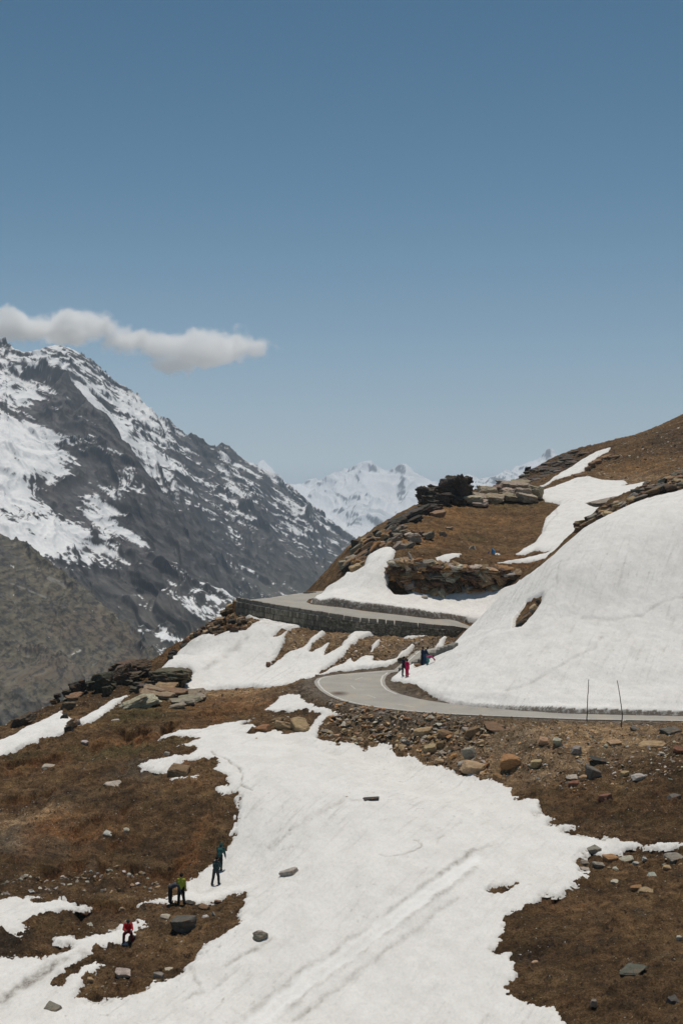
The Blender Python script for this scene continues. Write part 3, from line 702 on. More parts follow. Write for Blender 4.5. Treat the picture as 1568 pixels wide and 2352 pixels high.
_ico = {}
def ico(level):
    if level not in _ico:
        bm = bmesh.new(); bmesh.ops.create_icosphere(bm, subdivisions=level, radius=1)
        bm.verts.index_update()
        _ico[level] = (np.array([v.co[:] for v in bm.verts]), np.array([[v.index for v in f.verts] for f in bm.faces])); bm.free()
    return _ico[level]
def rotm(ax, ay, az): return np.array(Matrix.Rotation(az, 3, 'Z') @ Matrix.Rotation(ay, 3, 'Y') @ Matrix.Rotation(ax, 3, 'X'))
def chunk(rng, size, tilt=(0, 0, 0), level=4, planes=14, strata=.10, rough=.04, box=.7):
    """one bedrock block: planes cut from a sphere, then bedding ledges and broken relief. size = half extents"""
    V, Fc = ico(level)
    nrm = rng.normal(size=(planes, 3)); nrm /= np.linalg.norm(nrm, axis=1)[:, None]
    ax = np.array([[1, 0, 0], [-1, 0, 0], [0, 1, 0], [0, -1, 0], [0, 0, 1], [0, 0, -1]]) + rng.normal(0, .12, (6, 3))
    ax /= np.linalg.norm(ax, axis=1)[:, None]
    nrm = np.concatenate([ax, nrm]); dist = np.concatenate([rng.uniform(.62, .85, 6), rng.uniform(.66, 1.0, planes)])
    dn = V @ nrm.T
    with np.errstate(divide='ignore'):
        r = np.where(dn > 1e-3, dist / np.maximum(dn, 1e-3), 9).min(1)
    P = V * np.minimum(r, 1.35)[:, None]
    # bedding: push alternate layers in and out
    q = P[:, 2] * 3.2 + .5 * gn(P[:, 0] * 1.3 + rng.random() * 50, P[:, 1] * 1.3, 3)
    layer = np.floor(q); j = _hash(layer, layer * 0 + rng.integers(0, 99), 5) / 1023.0
    P[:, :2] *= (1 - strata * 1.6 * j)[:, None]
    o = rng.random() * 100
    e = fbm(P[:, 0] * 2.2 + o, P[:, 2] * 3.5 + P[:, 1] * 2.0, 7, 4, .6)
    P *= (1 + rough * 2.2 * e)[:, None]
    P = P * np.array(size)
    return P @ rotm(*tilt).T, Fc
def merge(parts):
    Vs, Fs, Cs = [], [], []; k = 0
    for V, Fc, c in parts:
        Vs.append(V); Fs.append(Fc + k); k += len(V); Cs.append(np.broadcast_to(np.array(c), (len(V), 3)))
    return np.concatenate(Vs), np.concatenate(Fs), np.concatenate(Cs)
def rock_obj(name, parts, origin, label=None, cat='rock', group=None, kind=None):
    V, Fc, C = merge(parts)
    me = mesh_np(name, V, None, Fc, smooth=False); set_col(me, 'tint', C); me.materials.append(M_ROCK)
    return tag(new_obj(name, me, loc=origin), label, cat, group, kind)

PALE=(.46,.41,.33); TANR=(.42,.295,.17); GRYR=(.28,.25,.20); DRK=(.060,.055,.047); BRR=(.23,.145,.085); ORR=(.36,.195,.09); REDR=(.24,.115,.07); GRN=(.115,.115,.09); WHT=(.50,.47,.42); SLT=(.16,.14,.115)
def vary(c, rnd, a=.25):
    k = 1 + rnd.uniform(-a, a); return tuple(max(.01, x * k * (1 + rnd.uniform(-.06, .06))) for x in c)
NPR = np.random.default_rng(3)
def boulder(sheet, u, v, w, h, c, label, name='boulder', group=None, tilt=None, hull=False, dep=.8, sink=.38, dmin=40):
    """u,v: foot centre of the stone in sheet coordinates; w,h its apparent size there"""
    ox, oy, s = SHEET[sheet]; U_, V_ = ox + s * u, oy + s * (v + h * .42)
    x, y = hit(U_, V_, dmin)
    W_ = w * s / F * y / 2; Hh = h * s / F * y / 2
    y += W_ * dep * .5
    z, _ = Zg(x, y); z = float(z[0])
    t = tilt if tilt is not None else (RR.uniform(.05, .4), RR.uniform(-.25, .25), RR.uniform(-.7, .7))
    hz = max((Hh - .16 * W_ * dep) * 1.05, .06)
    if w * s < 14 or hull:
        V, Fc = TEMPL[RR.randrange(len(TEMPL))]; fl = np.abs(V[:, 2]).max()
        P = (V * np.array([W_ * 1.05, W_ * dep * 1.1, hz / fl])) @ rotm(*t).T
    else:
        P, Fc = chunk(NPR, (W_ * 1.2, W_ * dep * 1.2, hz * 1.3), t, 4 if w * s > 25 else 3, 8, .05, .022)
    return rock_obj(name, [(P, Fc, vary(c, RR, .1))], (x, y, z + hz * (1 - 2 * sink) * .8), label, 'rock', group)

B = boulder
B(6,1040,715,155,100,GRN,'big grey green boulder with a flat top beside the yellow green jacketed walker')
B(6,940,677,65,34,PALE,'pale flat stone touching the upper left side of the big grey green boulder')
B(6,700,1000,92,60,PALE,'pale pointed boulder on the brown tongue of earth below the seated red figure')
B(6,515,1040,40,38,TANR,'tan stone at the lower left tip of the brown earth tongue')
B(6,297,1208,92,40,GRYR,'lone grey brown stone in the snow at the bottom left corner of the picture')
B(6,1480,785,85,70,GRYR,'pointed grey rock poking out of the snow right of the brown earth tongue')
B(6,900,1012,66,52,GRYR,'dull grey stone at the lower snow edge of the brown earth tongue')
B(6,970,965,72,24,PALE,'long flat pale slab on the brown earth tongue near its right snow edge')
B(6,1218,655,24,42,WHT,'upright white oval stone on the brown earth right of the big grey green boulder')
B(6,1170,682,46,22,WHT,'small flat white stone just left of the upright white oval one')
B(6,500,695,62,36,PALE,'pale elongated stone on dark ground left above the seated red figure')
B(6,697,605,42,38,TANR,'blocky tan stone at the end of the left snow patch')
B(6,1240,588,42,26,BRR,'brown stone on the snow edge right of the yellow green jacketed figure')
B(6,1165,620,62,30,BRR,'low brown rock half under the snow edge below the walkers')
B(6,1080,600,60,32,DRK,'dark wedge shaped rock by the boots of the yellow green jacketed figure')
B(6,615,200,60,24,WHT,'flat white slab on the dark meadow above the broken row of stones')
B(6,718,178,46,26,PALE,'small pale stone up and right of the flat white slab on the meadow')
B(6,720,715,36,42,PALE,'upright pale stone just behind the seated red figure')
B(7,403,622,138,76,PALE,'broad pale topped rock alone in the middle of the long snowfield')
B(7,918,168,112,22,DRK,'thin dark sliver of rock in the upper middle of the long snowfield', tilt=(0,-.1,.1))
B(7,217,1027,100,74,GRYR,'small peaked grey rock in the snow below the broad pale topped one')
B(4,648,1040,118,46,PALE,'large flat pale slab lying on the brown meadow left of the snowfield')
B(4,480,822,42,26,WHT,'small white stone on the olive turf above the meadow scarps')
B(4,285,925,112,38,PALE,'long low pale outcrop slab on the far left of the meadow')
B(4,1020,975,145,72,BRR,'layered brown rock on the bare patch surrounded by snow, left of the snowfield')
B(4,948,882,36,36,PALE,'upright pale stone on the bare gravel patch between two tongues of snow')
B(4,655,692,50,16,WHT,'thin white slab on dark turf below the left ridge outcrops')
B(5,1132,985,82,76,REDR,'squarish red brown boulder standing alone on the dark slope at the right')
B(5,965,715,66,68,GRYR,'smooth light grey boulder on the tan rubble below the marker sticks')
B(5,1055,835,92,92,SLT,'dark slate grey leaning boulder in the middle of the right slope')
B(5,1100,775,110,28,DRK,'thin dark slab lying across the top of the slate grey leaning boulder')
B(5,945,870,76,26,PALE,'flat pale stone capping a red brown block on the right slope')
B(5,945,903,72,42,REDR,'red brown block beneath the flat pale capstone on the right slope')
B(5,1002,870,50,46,TANR,'tan cube like stone right beside the pale capstone')
B(5,1312,876,82,34,WHT,'flat whitish slab alone at the right edge of the brown slope')
B(5,1235,852,52,42,TANR,'tan rounded stone left of the flat whitish slab')
B(5,1180,660,95,42,TANR,'low tan boulder on bare ground below the bent marker stick')
B(5,775,670,74,48,TANR,'tan angular rock high in the rubble bank left of the light grey boulder')
B(5,855,675,64,48,PALE,'pale angular rock next to the tan one high in the rubble bank')
B(5,590,775,130,98,ORR,'big orange stained block in the middle of the rubble bank')
B(5,370,812,165,92,TANR,'largest tan layered block at the foot of the rubble bank above the snow')
B(5,730,790,74,52,TANR,'tan slab right of the big orange stained block')
B(5,130,702,84,82,TANR,'tall tan block near the left foot of the rubble bank')
B(5,192,690,52,54,BRR,'brown block against the right side of the tall tan block')
B(5,362,722,74,104,GRYR,'steep grey slab standing on edge in the rubble bank')
B(5,310,790,58,42,PALE,'pale block just below the steep grey slab')
B(5,418,676,54,42,TANR,'tan stone up and right of the steep grey slab')
B(5,515,590,142,42,BRR,'long rectangular brown beam like block just under the roadside')
B(5,380,605,104,62,BRR,'brown slanting block left of the beam like one under the roadside')
B(5,180,780,62,40,TANR,'tan stone on the snow edge left of the largest tan layered block')
B(5,510,865,64,46,ORR,'orange tan stone at the snow edge below the big orange stained block')
B(5,1400,668,155,56,TANR,'long tan outcrop slab at the right under the roadside')
B(5,1505,608,135,48,SLT,'dark grey long slab near the right edge under the road')
B(5,1300,590,62,30,SLT,'dark grey stone left of the dark long slab under the road')
B(5,1520,988,82,34,SLT,'dark wet looking stone at the right border of the brown slope')
B(5,1450,722,44,26,PALE,'small pale stone below the long tan outcrop slab')
B(5,1543,716,64,40,REDR,'red brown stone at the right border below the dark grey long slab')
B(5,90,612,114,52,TANR,'tan slanting slab at the upper left of the rubble bank')
B(5,212,622,94,62,BRR,'dark brown rough block in the upper rubble bank left of the slanting one')
B(8,1015,322,84,46,GRYR,'grey flat stone at the snow tip left of the right hand stone row')
B(8,1122,372,108,62,ORR,'orange topped dark rock, largest of the right hand stone row')
B(8,1215,382,98,44,PALE,'pale block right of the orange topped rock in the right hand stone row')
B(8,1040,402,68,52,GRYR,'grey lumpy stone left of the orange topped rock')
B(8,955,436,62,30,PALE,'pale stone at the left end of the right hand stone row, touching the snow')
B(8,950,396,62,36,GRYR,'grey stone above the leftmost pale one of the right hand stone row')
B(8,1143,437,52,36,PALE,'loose pale stone just below the orange topped rock')
B(8,1275,415,46,30,WHT,'small white stone in the middle of the right hand stone row')
B(8,1330,418,42,26,WHT,'small white stone right of the middle one in the right hand stone row')
B(8,1520,372,120,58,GRYR,'broad grey rock at the right border, end of the right hand stone row')
B(8,1470,432,68,36,TANR,'tan slanting stone below the broad grey rock at the right border')
B(8,1375,486,68,28,WHT,'flat whitish stone below the right hand stone row')
B(8,1160,525,84,26,PALE,'long flat pale stone on bare earth below the right hand stone row')
B(8,1278,567,78,38,ORR,'orange flat stone, upper of two on the lower right slope')
B(8,1340,588,92,40,TANR,'tan flat stone, lower of two on the lower right slope')
B(8,1010,1318,42,62,GRYR,'upright grey stone near the bottom right corner')
B(8,1510,1255,95,62,GRN,'rounded grey green boulder at the bottom right corner')
B(8,1548,872,42,46,PALE,'pale rounded stone cut by the right border low down')
B(8,640,1022,54,36,TANR,'small tan stone beside the little snow spur at the lower right')
B(8,1265,1082,185,14,GRN,'long thin greenish slab lying flush in the lower right slope')
B(3,690,805,112,70,TANR,'large tan block at the head of the snowfield, right of a pair')
B(3,615,805,96,50,TANR,'large tan block at the head of the snowfield, left of a pair')
B(3,520,822,84,44,ORR,'orange tan low block left of the pair at the head of the snowfield')
B(3,585,775,64,36,BRR,'brown block above the pair at the head of the snowfield')
B(3,490,874,22,12,TANR,'tiny tan stone alone in the snow below the pair of tan blocks')
for u, lab in ((478,'brown stump like stone'), (512,'second brown stump like stone'), (395,'low brown stump like stone'), (332,'leftmost brown stump like stone')):
    B(3,u,640 if u>350 else 668,14,18,BRR,lab + ' on the tan verge left of the hairpin')
B(11,700,660,165,90,BRR,'dark brown rock melting out of the snow beside the three figures on the road edge', dmin=120)
B(11,1090,455,82,34,BRR,'small dark rock on the snow edge behind the blue clad figures', dmin=120)
B(2,380,925,30,18,PALE,'small pale rock in the snow apron above the upper road', dmin=160)
B(2,470,615,48,36,GRYR,'grey angular stone on the knoll below the black crag', dmin=170, hull=True)
B(2,495,590,38,22,TANR,'tan stone leaning on the grey angular one on the knoll', dmin=170)
B(2,600,680,34,30,PALE,'pale stone on the knoll left of the blue tarp', dmin=170)
B(2,632,770,70,18,WHT,'white slab on the brink of the overhanging ledge', dmin=170)
B(2,1475,168,18,12,WHT,'tiny white stone high on the upper right hillside', dmin=200)
B(2,1488,365,46,38,TANR,'tan block on the rocky rim above the big snowbank', dmin=150)

# --- bedrock outcrops: each one continuous cluster of bedded blocks
def outcrop(name, label, sheet, chunks, d, c, tilt=(.2, .1, 0), strata=.12, level=4, cols=None, rough=.05, stick=14.0, out=.3):
    ox, oy, s = SHEET[sheet]; parts = []
    c0 = Vector(pd(ox + s * chunks[0][0], oy + s * chunks[0][1], d if not callable(d) else d(chunks[0][0], chunks[0][1])))
    for k, q in enumerate(chunks):
        u, v, w, h = q[:4]; dd = d if not callable(d) else d(u, v)
        if len(q) > 4 and q[4] is not None: dd += q[4]
        if stick:   # rest each block on the hillside where it is seen
            dd = hit(ox + s * u, oy + s * (v + h * .42), dd - stick, dd + stick)[1] - out * w * s / F * dd
        p = Vector(pd(ox + s * u, oy + s * v, dd)) - c0
        a = w * s / F * dd / 2 * 1.18; b = h * s / F * dd / 2 * 1.2
        tl_ = (tilt[0] + RR.uniform(-.05, .35), tilt[1] + RR.uniform(-.12, .12), RR.uniform(-.5, .5))
        if len(q) > 5: tl_ = (tl_[0], q[5], tl_[2])
        V, Fc = chunk(NPR, (a * 1.12, max(a * .75, b * .85), b * 1.12), tl_, level if w * s > 12 else 3, 7, strata * 1.25, rough * 1.3)
        cc = c if cols is None else cols[RR.randrange(len(cols))]
        parts.append((V + np.array(p), Fc, vary(cc, RR, .2)))
    # blocks that touch form the outcrop; any that stand clear of it are stones of their own
    bb = [(p[0].min(0), p[0].max(0)) for p in parts]; comp = list(range(len(parts)))
    def find(i):
        while comp[i] != i: i = comp[i]
        return i
    for i in range(len(parts)):
        for j in range(i):
            sh_ = .12 * np.minimum(bb[i][1] - bb[i][0], bb[j][1] - bb[j][0])
            if (bb[i][0] + sh_ < bb[j][1]).all() and (bb[j][0] + sh_ < bb[i][1]).all(): comp[find(i)] = find(j)
    groups = {}
    for i in range(len(parts)): groups.setdefault(find(i), []).append(parts[i])
    gs = sorted(groups.values(), key=len, reverse=True)
    main = rock_obj(name, gs[0], c0, label, 'outcrop')
    for g in gs[1:]:
        V, Fc, C = merge(g); m0 = V.mean(0)
        rock_obj('loose_block', [(V - m0, Fc, (0, 0, 0))], Vector(m0) + c0, 'loose block lying next to the ' + ' '.join(label.split()[:7]), 'rock', 'loose blocks around the ' + ' '.join(label.split()[:6])).data.color_attributes['tint'].data.foreach_set('color', np.concatenate([C, np.ones((len(C), 1))], 1).astype(np.float32).ravel())
    return main
outcrop('rock_outcrop', 'black weathered crag standing on the left shoulder of the knoll', 17,
  [(650,215,260,250),(740,215,190,290),(785,160,90,170),(640,120,150,100),(730,120,150,100),(400,255,250,120),(390,325,230,100),(470,205,150,70),(540,300,170,130),(330,240,120,110),(700,320,180,80),(450,350,200,70),(560,220,160,150),(820,230,70,120)], 235, DRK, (0, .05, 0), .24, 5, [(.085,.075,.06), (.11,.095,.072), (.07,.062,.05)], .09)
outcrop('rock_outcrop', 'pale fractured slab outcrop crowning the knoll right of the black crag', 17,
  [(1290,175,400,100,0,.08),(1390,245,210,115),(1230,245,170,100),(1505,235,190,140),(1250,285,240,70),(1010,235,210,120),(1120,215,130,130),(870,315,190,80),(940,350,160,50),(1090,295,190,70),(1420,290,210,80),(1340,160,260,70),(1180,180,160,90),(960,290,180,70)], 247, PALE, (.25, .06, 0), .05, 4, [(.38,.315,.235), (.33,.265,.19), (.36,.30,.22)], .07)
outcrop('rock_outcrop', 'dark slanting bedrock rib below the black crag on the left skyline', 17,
  [(330,430,260,80,0,-.35),(200,490,300,90,0,-.45),(90,545,200,80,0,-.5),(260,520,200,60,0,-.4),(400,400,220,60,0,-.2),(20,590,160,70,0,-.5),(480,420,130,50,0,-.2)], lambda u, v: 216 + u * .035, DRK, (0, -.3, 0), .14, 4, [DRK, (.09,.08,.065), (.07,.062,.05)])
outcrop('rock_outcrop', 'large tan flat slab on the turf under the dark slanting rib', 17, [(495,460,150,60,0,-.25)], 224, (.38,.25,.15), (.3, -.2, 0), .03)
outcrop('rock_outcrop', 'grey rock cluster with orange lichen on the left brow of the knoll', 17,
  [(250,720,170,100),(190,690,90,60),(150,660,130,60),(330,665,50,60),(400,690,120,70),(60,700,120,80),(30,640,140,110,0,-.6),(110,620,120,60,0,-.6),(170,800,90,50)], lambda u, v: 200 + (700 - v) * .06, GRYR, (0, -.2, 0), .1, 4, [GRYR, BRR, PALE, GRYR])
# long overhanging ledge under the knoll
def poly_rand(poly, n, rnd):
    P = np.array(poly); out = []
    while len(out) < n:
        q = (rnd.uniform(P[:, 0].min(), P[:, 0].max()), rnd.uniform(P[:, 1].min(), P[:, 1].max()))
        if inside(np.array([q[0]]), np.array([q[1]]), poly)[0]: out.append(q)
    return out
LEDGE = [(20,960),(200,930),(430,950),(560,1000),(760,1010),(1000,1010),(1150,1040),(1290,1060),(1400,1110),(1340,1180),(1250,1215),(1080,1260),(900,1262),(700,1300),(500,1312),(300,1312),(130,1295),(60,1215),(0,1080)]
ch = []
for u, v in sorted(poly_rand(LEDGE, 190, RR), key=lambda q: q[1]):
    top = np.interp(u, [0, 200, 560, 1000, 1400], [960, 930, 1000, 1010, 1110])
    dep = np.interp(v - top, [0, 70, 160, 300], [-.3, -.2, -.2, -1.1])
    ch.append((u, v + 4, RR.uniform(70, 210), RR.uniform(26, 58), dep + RR.uniform(-.7, .7), RR.choice((RR.uniform(-.15, .25), RR.uniform(.3, 1.1), RR.uniform(-.6, -.1)))))
for u in range(40, 1360, 60):
    top = np.interp(u, [0, 200, 560, 1000, 1400], [965, 940, 1005, 1015, 1112])
    ch.append((u, top + RR.uniform(5, 25), RR.uniform(90, 190), RR.uniform(30, 50), -.9, RR.uniform(-.1, .2)))
outcrop('rock_ledge', 'long broken brown overhanging ledge above the upper snow apron', 17, ch, 178.6, BRR, (.25, .0, 0), .18, 4, [BRR, ORR, TANR, (.14,.10,.07), PALE, GRYR, (.18,.11,.065), TANR], .09, stick=0)
# west brow rocks, brown
BROW = [(0,735),(40,690),(90,650),(180,600),(330,600),(330,660),(290,690),(240,700),(180,690),(110,740),(60,795),(0,835),(-20,800)]
outcrop('rock_outcrop', 'jumbled brown rocks on the steep left end of the knoll above the snow apron', 2,
  [(u, v, RR.uniform(30, 75), RR.uniform(18, 40), 0, RR.uniform(-.9, -.1)) for u, v in poly_rand(BROW, 60, RR)], lambda u, v: 187 + (800 - v) * .09 + u * .02, BRR, (0, -.4, 0), .12, 3, [BRR, ORR, GRYR, DRK, TANR])
outcrop('rock_outcrop', 'dark squarish rock on the left skyline of the knoll', 2, [(72,668,50,50),(90,690,40,30),(55,690,40,30)], 199, DRK, (0, 0, 0), .12)
RIM = [(1072,622),(1085,560),(1140,535),(1200,505),(1300,455),(1350,425),(1395,385),(1480,350),(1568,322),(1620,330),(1620,380),(1500,405),(1400,440),(1300,485),(1200,545),(1110,595)]
outcrop('rock_outcrop', 'broken brown and grey rock rim along the top edge of the big snowbank', 2,
  [(u, v, RR.uniform(25, 80), RR.uniform(12, 30), 0, RR.uniform(-.5, 0)) for u, v in poly_rand(RIM, 85, RR)], lambda u, v: np.interp(u, [1070, 1250, 1568], [160, 165, 172]) + np.interp(v, [320, 620], [2, -2]), BRR, (0, -.3, 0), .12, 3, [BRR, GRYR, SLT, TANR, (.12,.08,.05)])
outcrop('rock_outcrop', 'flat pale slab rising from the snow behind the big snowbank', 2, [(1215,470,150,26,0,-.12),(1260,455,60,18,0,-.1)], 190, (.27,.24,.19), (.2, -.1, 0), .08)
outcrop('rock_outcrop', 'thin ledges of brown rock at the top of the knoll snow strip', 2, [(1150,300,40,26),(1170,285,50,18),(1215,262,60,14),(1250,262,60,12),(1130,318,30,20),(1090,345,60,10),(1000,375,80,9)], 285, BRR, (0, -.2, 0), .1, 3)
outcrop('rock_outcrop', 'tip of dark rock on the far end of the dark ridge', 2, [(855,315,34,16),(875,325,40,14),(850,325,24,10)], 305, DRK, (0, 0, 0), .1, 3)
DR = [(810,375),(850,330),(920,300),(1000,265),(1100,228),(1230,218),(1150,250),(1080,285),(1000,335),(960,365),(900,398)]
outcrop('rock_outcrop', 'dark shaly broken ridge behind the thin strip of snow', 2,
  [(u, v, RR.uniform(25, 70), RR.uniform(6, 13), 0, RR.uniform(-.25, -.05)) for u, v in poly_rand(DR, 70, RR)], lambda u, v: np.interp(u, [800, 1250], [299, 333]) - np.interp(v, [220, 390], [0, 4]), DRK, (0, -.15, 0), .1, 3, [DRK, (.09,.075,.06), (.13,.10,.075), SLT])
# left ridge
outcrop('rock_outcrop', 'big layered brown slab rock, highest on the left ridge', 18,
  [(640,165,300,70,0,.0),(590,215,190,110,0,-.5),(700,185,190,100,0,-.1),(560,260,130,110,0,-.3),(740,200,130,70,0,.1),(640,250,160,60),(500,190,90,40)], 150, (.13,.09,.062), (0, -.2, 0), .14, 5, [(.13,.09,.062), (.10,.072,.05), (.15,.11,.08)])
outcrop('rock_outcrop', 'long dark horizontal rock at the left foot of the lower snow slope', 18,
  [(950,245,320,100,0,.0),(1050,235,140,85,0,.05),(880,280,170,90),(1010,300,120,60),(830,240,110,50)], 148.5, (.11,.09,.062), (0, .03, 0), .16, 5)
outcrop('rock_outcrop', 'dark mossy outcrop between the highest slab and the left valley', 18,
  [(420,310,170,150),(380,280,130,90),(450,380,90,110),(330,330,100,70),(470,270,110,60),(400,245,110,30)], 147, (.075,.068,.045), (0, 0, 0), .12, 4)
outcrop('rock_outcrop', 'black leaning outcrop farthest left on the ridge skyline', 18,
  [(230,330,140,90,0,-.3),(200,350,90,90),(290,320,90,60),(150,385,70,60)], 146, (.06,.056,.043), (0, -.2, 0), .14, 4)
outcrop('rock_outcrop', 'tan layered slabs stepping down from the long dark horizontal rock', 18,
  [(905,328,190,45,0,.05),(940,380,300,70,0,.12),(850,390,260,60,0,.1),(1030,370,110,60,0,.2),(760,390,160,50)], 143, TANR, (.1, .1, 0), .14, 4, [TANR, (.27,.2,.14), BRR])
outcrop('rock_outcrop', 'smooth pale grey slab at the head of the left snow strip', 18,
  [(740,445,250,60,0,-.25),(660,465,200,60,0,-.35),(600,490,120,60,0,-.5),(560,530,90,60,0,-.8),(520,550,60,40),(640,500,120,40,0,-.3)], 140, (.42,.36,.275), (.1, -.2, 0), .05, 4)
outcrop('rock_outcrop', 'grey striped slabs right of the smooth pale one on the turf edge', 18,
  [(1060,400,280,30,0,-.12),(1050,445,200,40,0,-.05),(1180,415,110,40),(1000,480,130,26),(970,435,100,30),(1090,425,220,26)], 139.5, (.31,.265,.20), (.1, -.1, 0), .16, 4)
outcrop('rock_outcrop', 'dark broken ledge under the tan slabs beside the pale grey slab', 18,
  [(700,330,130,60),(750,350,120,70),(660,360,90,50),(780,310,90,50),(620,300,70,40)], 146, (.10,.085,.065), (0, 0, 0), .14, 4)
outcrop('rock_outcrop', 'small dark ledges below the skyline at the far left of the ridge', 18,
  [(180,430,110,50),(150,480,110,60),(200,400,100,40),(60,400,60,30),(40,445,80,40),(130,380,70,50)], 139, BRR, (0, -.1, 0), .14, 4, [DRK, BRR, (.12,.09,.06)])
outcrop('rock_outcrop', 'long dark boulder lying on the left ridge above the snow strip', 4, [(130,690,125,50,0,-.3),(100,700,70,50),(180,670,60,36)], 126, (.11,.085,.06), (0, -.2, 0), .12, 4)
outcrop('rock_outcrop', 'rock knob between the two left snow strips', 4, [(410,710,70,50,0,-.4),(390,740,60,40),(370,675,50,40),(440,700,40,26)], 122, BRR, (0, -.2, 0), .12, 4, [BRR, GRYR, DRK])
outcrop('rock_outcrop', 'brown earthy rocks under the left end of the retaining wall', 3,
  [(u, v, RR.uniform(20, 50), RR.uniform(14, 28), 0, RR.uniform(-.6, 0)) for u, v in poly_rand([(385,250),(400,300),(470,330),(440,365),(370,372),(300,392),(250,385),(190,415),(150,450),(170,405),(270,340),(330,290)], 70, RR)],
  lambda u, v: 164 - (v - 250) * .03, BRR, (0, -.3, 0), .12, 3, [BRR, TANR, DRK, (.12,.08,.05)])
outcrop('rock_outcrop', 'dark little crag at the left edge of the lower snow slope', 3, [(100,480,34,26),(95,500,28,30),(115,470,30,18)], 153, DRK, (0, 0, 0), .14, 4)
outcrop('rock_outcrop', 'rocky hole showing through the big snowbank', 2, [(830,1025,60,22,0,-.5),(860,985,50,24,0,-.6),(880,960,40,30,0,-.7),(905,930,20,26,0,-.7),(810,1045,30,14),(850,1000,60,20,0,-.6)], 128.5, BRR, (0, -.5, 0), .1, 3, [BRR, TANR, GRYR, DRK])
outcrop('rock_outcrop', 'brown rock poking from the snow between the streaks under the wall', 3, [(543,528,22,26),(570,515,24,14),(590,505,16,10)], 150, BRR, (0, 0, 0), .1, 3)

# --- loose stones worth their own object, area by area
COUNT = [0]
def strew(poly_sheet, poly, n, sizes, cols, name, label, group, flat=(.2, .5), allow_snow=False, dmin=40, pts=None):
    pts = pts if pts is not None else poly_rand(poly, n, RR)
    ox, oy, s = SHEET[poly_sheet]
    XY = [hit(ox + s * u, oy + s * v, dmin) for u, v in pts]
    X = np.array([p[0] for p in XY]); Y = np.array([p[1] for p in XY]); Z, dp = Zg(X, Y)
    for x, y, z, d in zip(X, Y, Z, dp):
        if d > .03 and not allow_snow: continue
        w = RR.uniform(*sizes) ** 1.0 / F * y / 2
        V, Fc = TEMPL[RR.randrange(len(TEMPL))]
        k = RR.uniform(*flat)
        fl = np.abs(V[:, 2]).max()
        P = (V * np.array([w, w * RR.uniform(.7, 1.1), w * k / fl])) @ rotm(RR.uniform(-.1, .6), RR.uniform(-.6, .2), RR.uniform(-.9, .9)).T
        rock_obj(name, [(P, Fc, vary(cols[RR.randrange(len(cols))], RR))], (x, y, z + w * k * .35), label, 'stone', group); COUNT[0] += 1
def along(pts, n, jit):
    P = [Vector(p) for p in pts]; L = [0]
    for a, b in zip(P[:-1], P[1:]): L.append(L[-1] + (b - a).length)
    out = []
    for i in range(n):
        t = (i + RR.random()) / n * L[-1]
        for k in range(len(P) - 1):
            if L[k + 1] >= t: break
        q = P[k].lerp(P[k + 1], (t - L[k]) / max(L[k + 1] - L[k], 1e-6)); out.append((q.x + RR.gauss(0, jit), q.y + RR.gauss(0, jit)))
    return out
EMB = [(790,810),(880,760),(1020,770),(1200,790),(1568,800),(1568,1040),(1480,1035),(1420,1030),(1300,980),(1200,930),(1130,930),(1080,885),(980,900),(850,880)]
strew(3, EMB, 100, (10, 36), [TANR, BRR, TANR, TANR, PALE, ORR, GRYR], 'loose_rock', 'angular tan or brown rock in the rubble bank between road and snowfield', 'loose rocks of the rubble bank below the road')
strew(5, [(900,560),(1568,600),(1568,900),(1300,960),(1100,930),(800,960),(640,900),(620,760),(800,640)], 55, (5, 15), [TANR, BRR, GRYR, PALE, WHT], 'loose_rock', 'loose rock on the tan and brown slope under the right part of the road', 'loose rocks of the right slope below the road')
strew(6, None, 0, (9, 22), [PALE, GRYR, WHT, TANR], 'row_stone', 'pale stone of the broken row across the dark meadow at the left', 'stones of the broken row on the meadow', pts=along([(0,492),(80,472),(190,440),(300,432),(450,428),(560,415),(680,408),(750,412),(830,415),(875,430),(910,450)], 44, 5) + along([(0,545),(60,545)], 4, 6) + along([(170,520),(210,500),(280,490),(340,470),(400,485),(470,460),(560,440),(640,432)], 20, 9) + along([(480,530),(560,525),(620,525),(690,518)], 6, 5) + along([(740,475),(800,470),(860,500),(900,450)], 7, 8))
strew(3, [(620,440),(720,400),(900,420),(1000,400),(1150,410),(1300,420),(1380,420),(1200,480),(1100,500),(960,500),(860,520),(640,470)], 45, (7, 17), [TANR, BRR, GRYR, PALE], 'loose_rock', 'loose rock on the debris slope between the retaining wall and lower road', 'loose rocks under the retaining wall', dmin=130)
print('individual stones', COUNT[0])

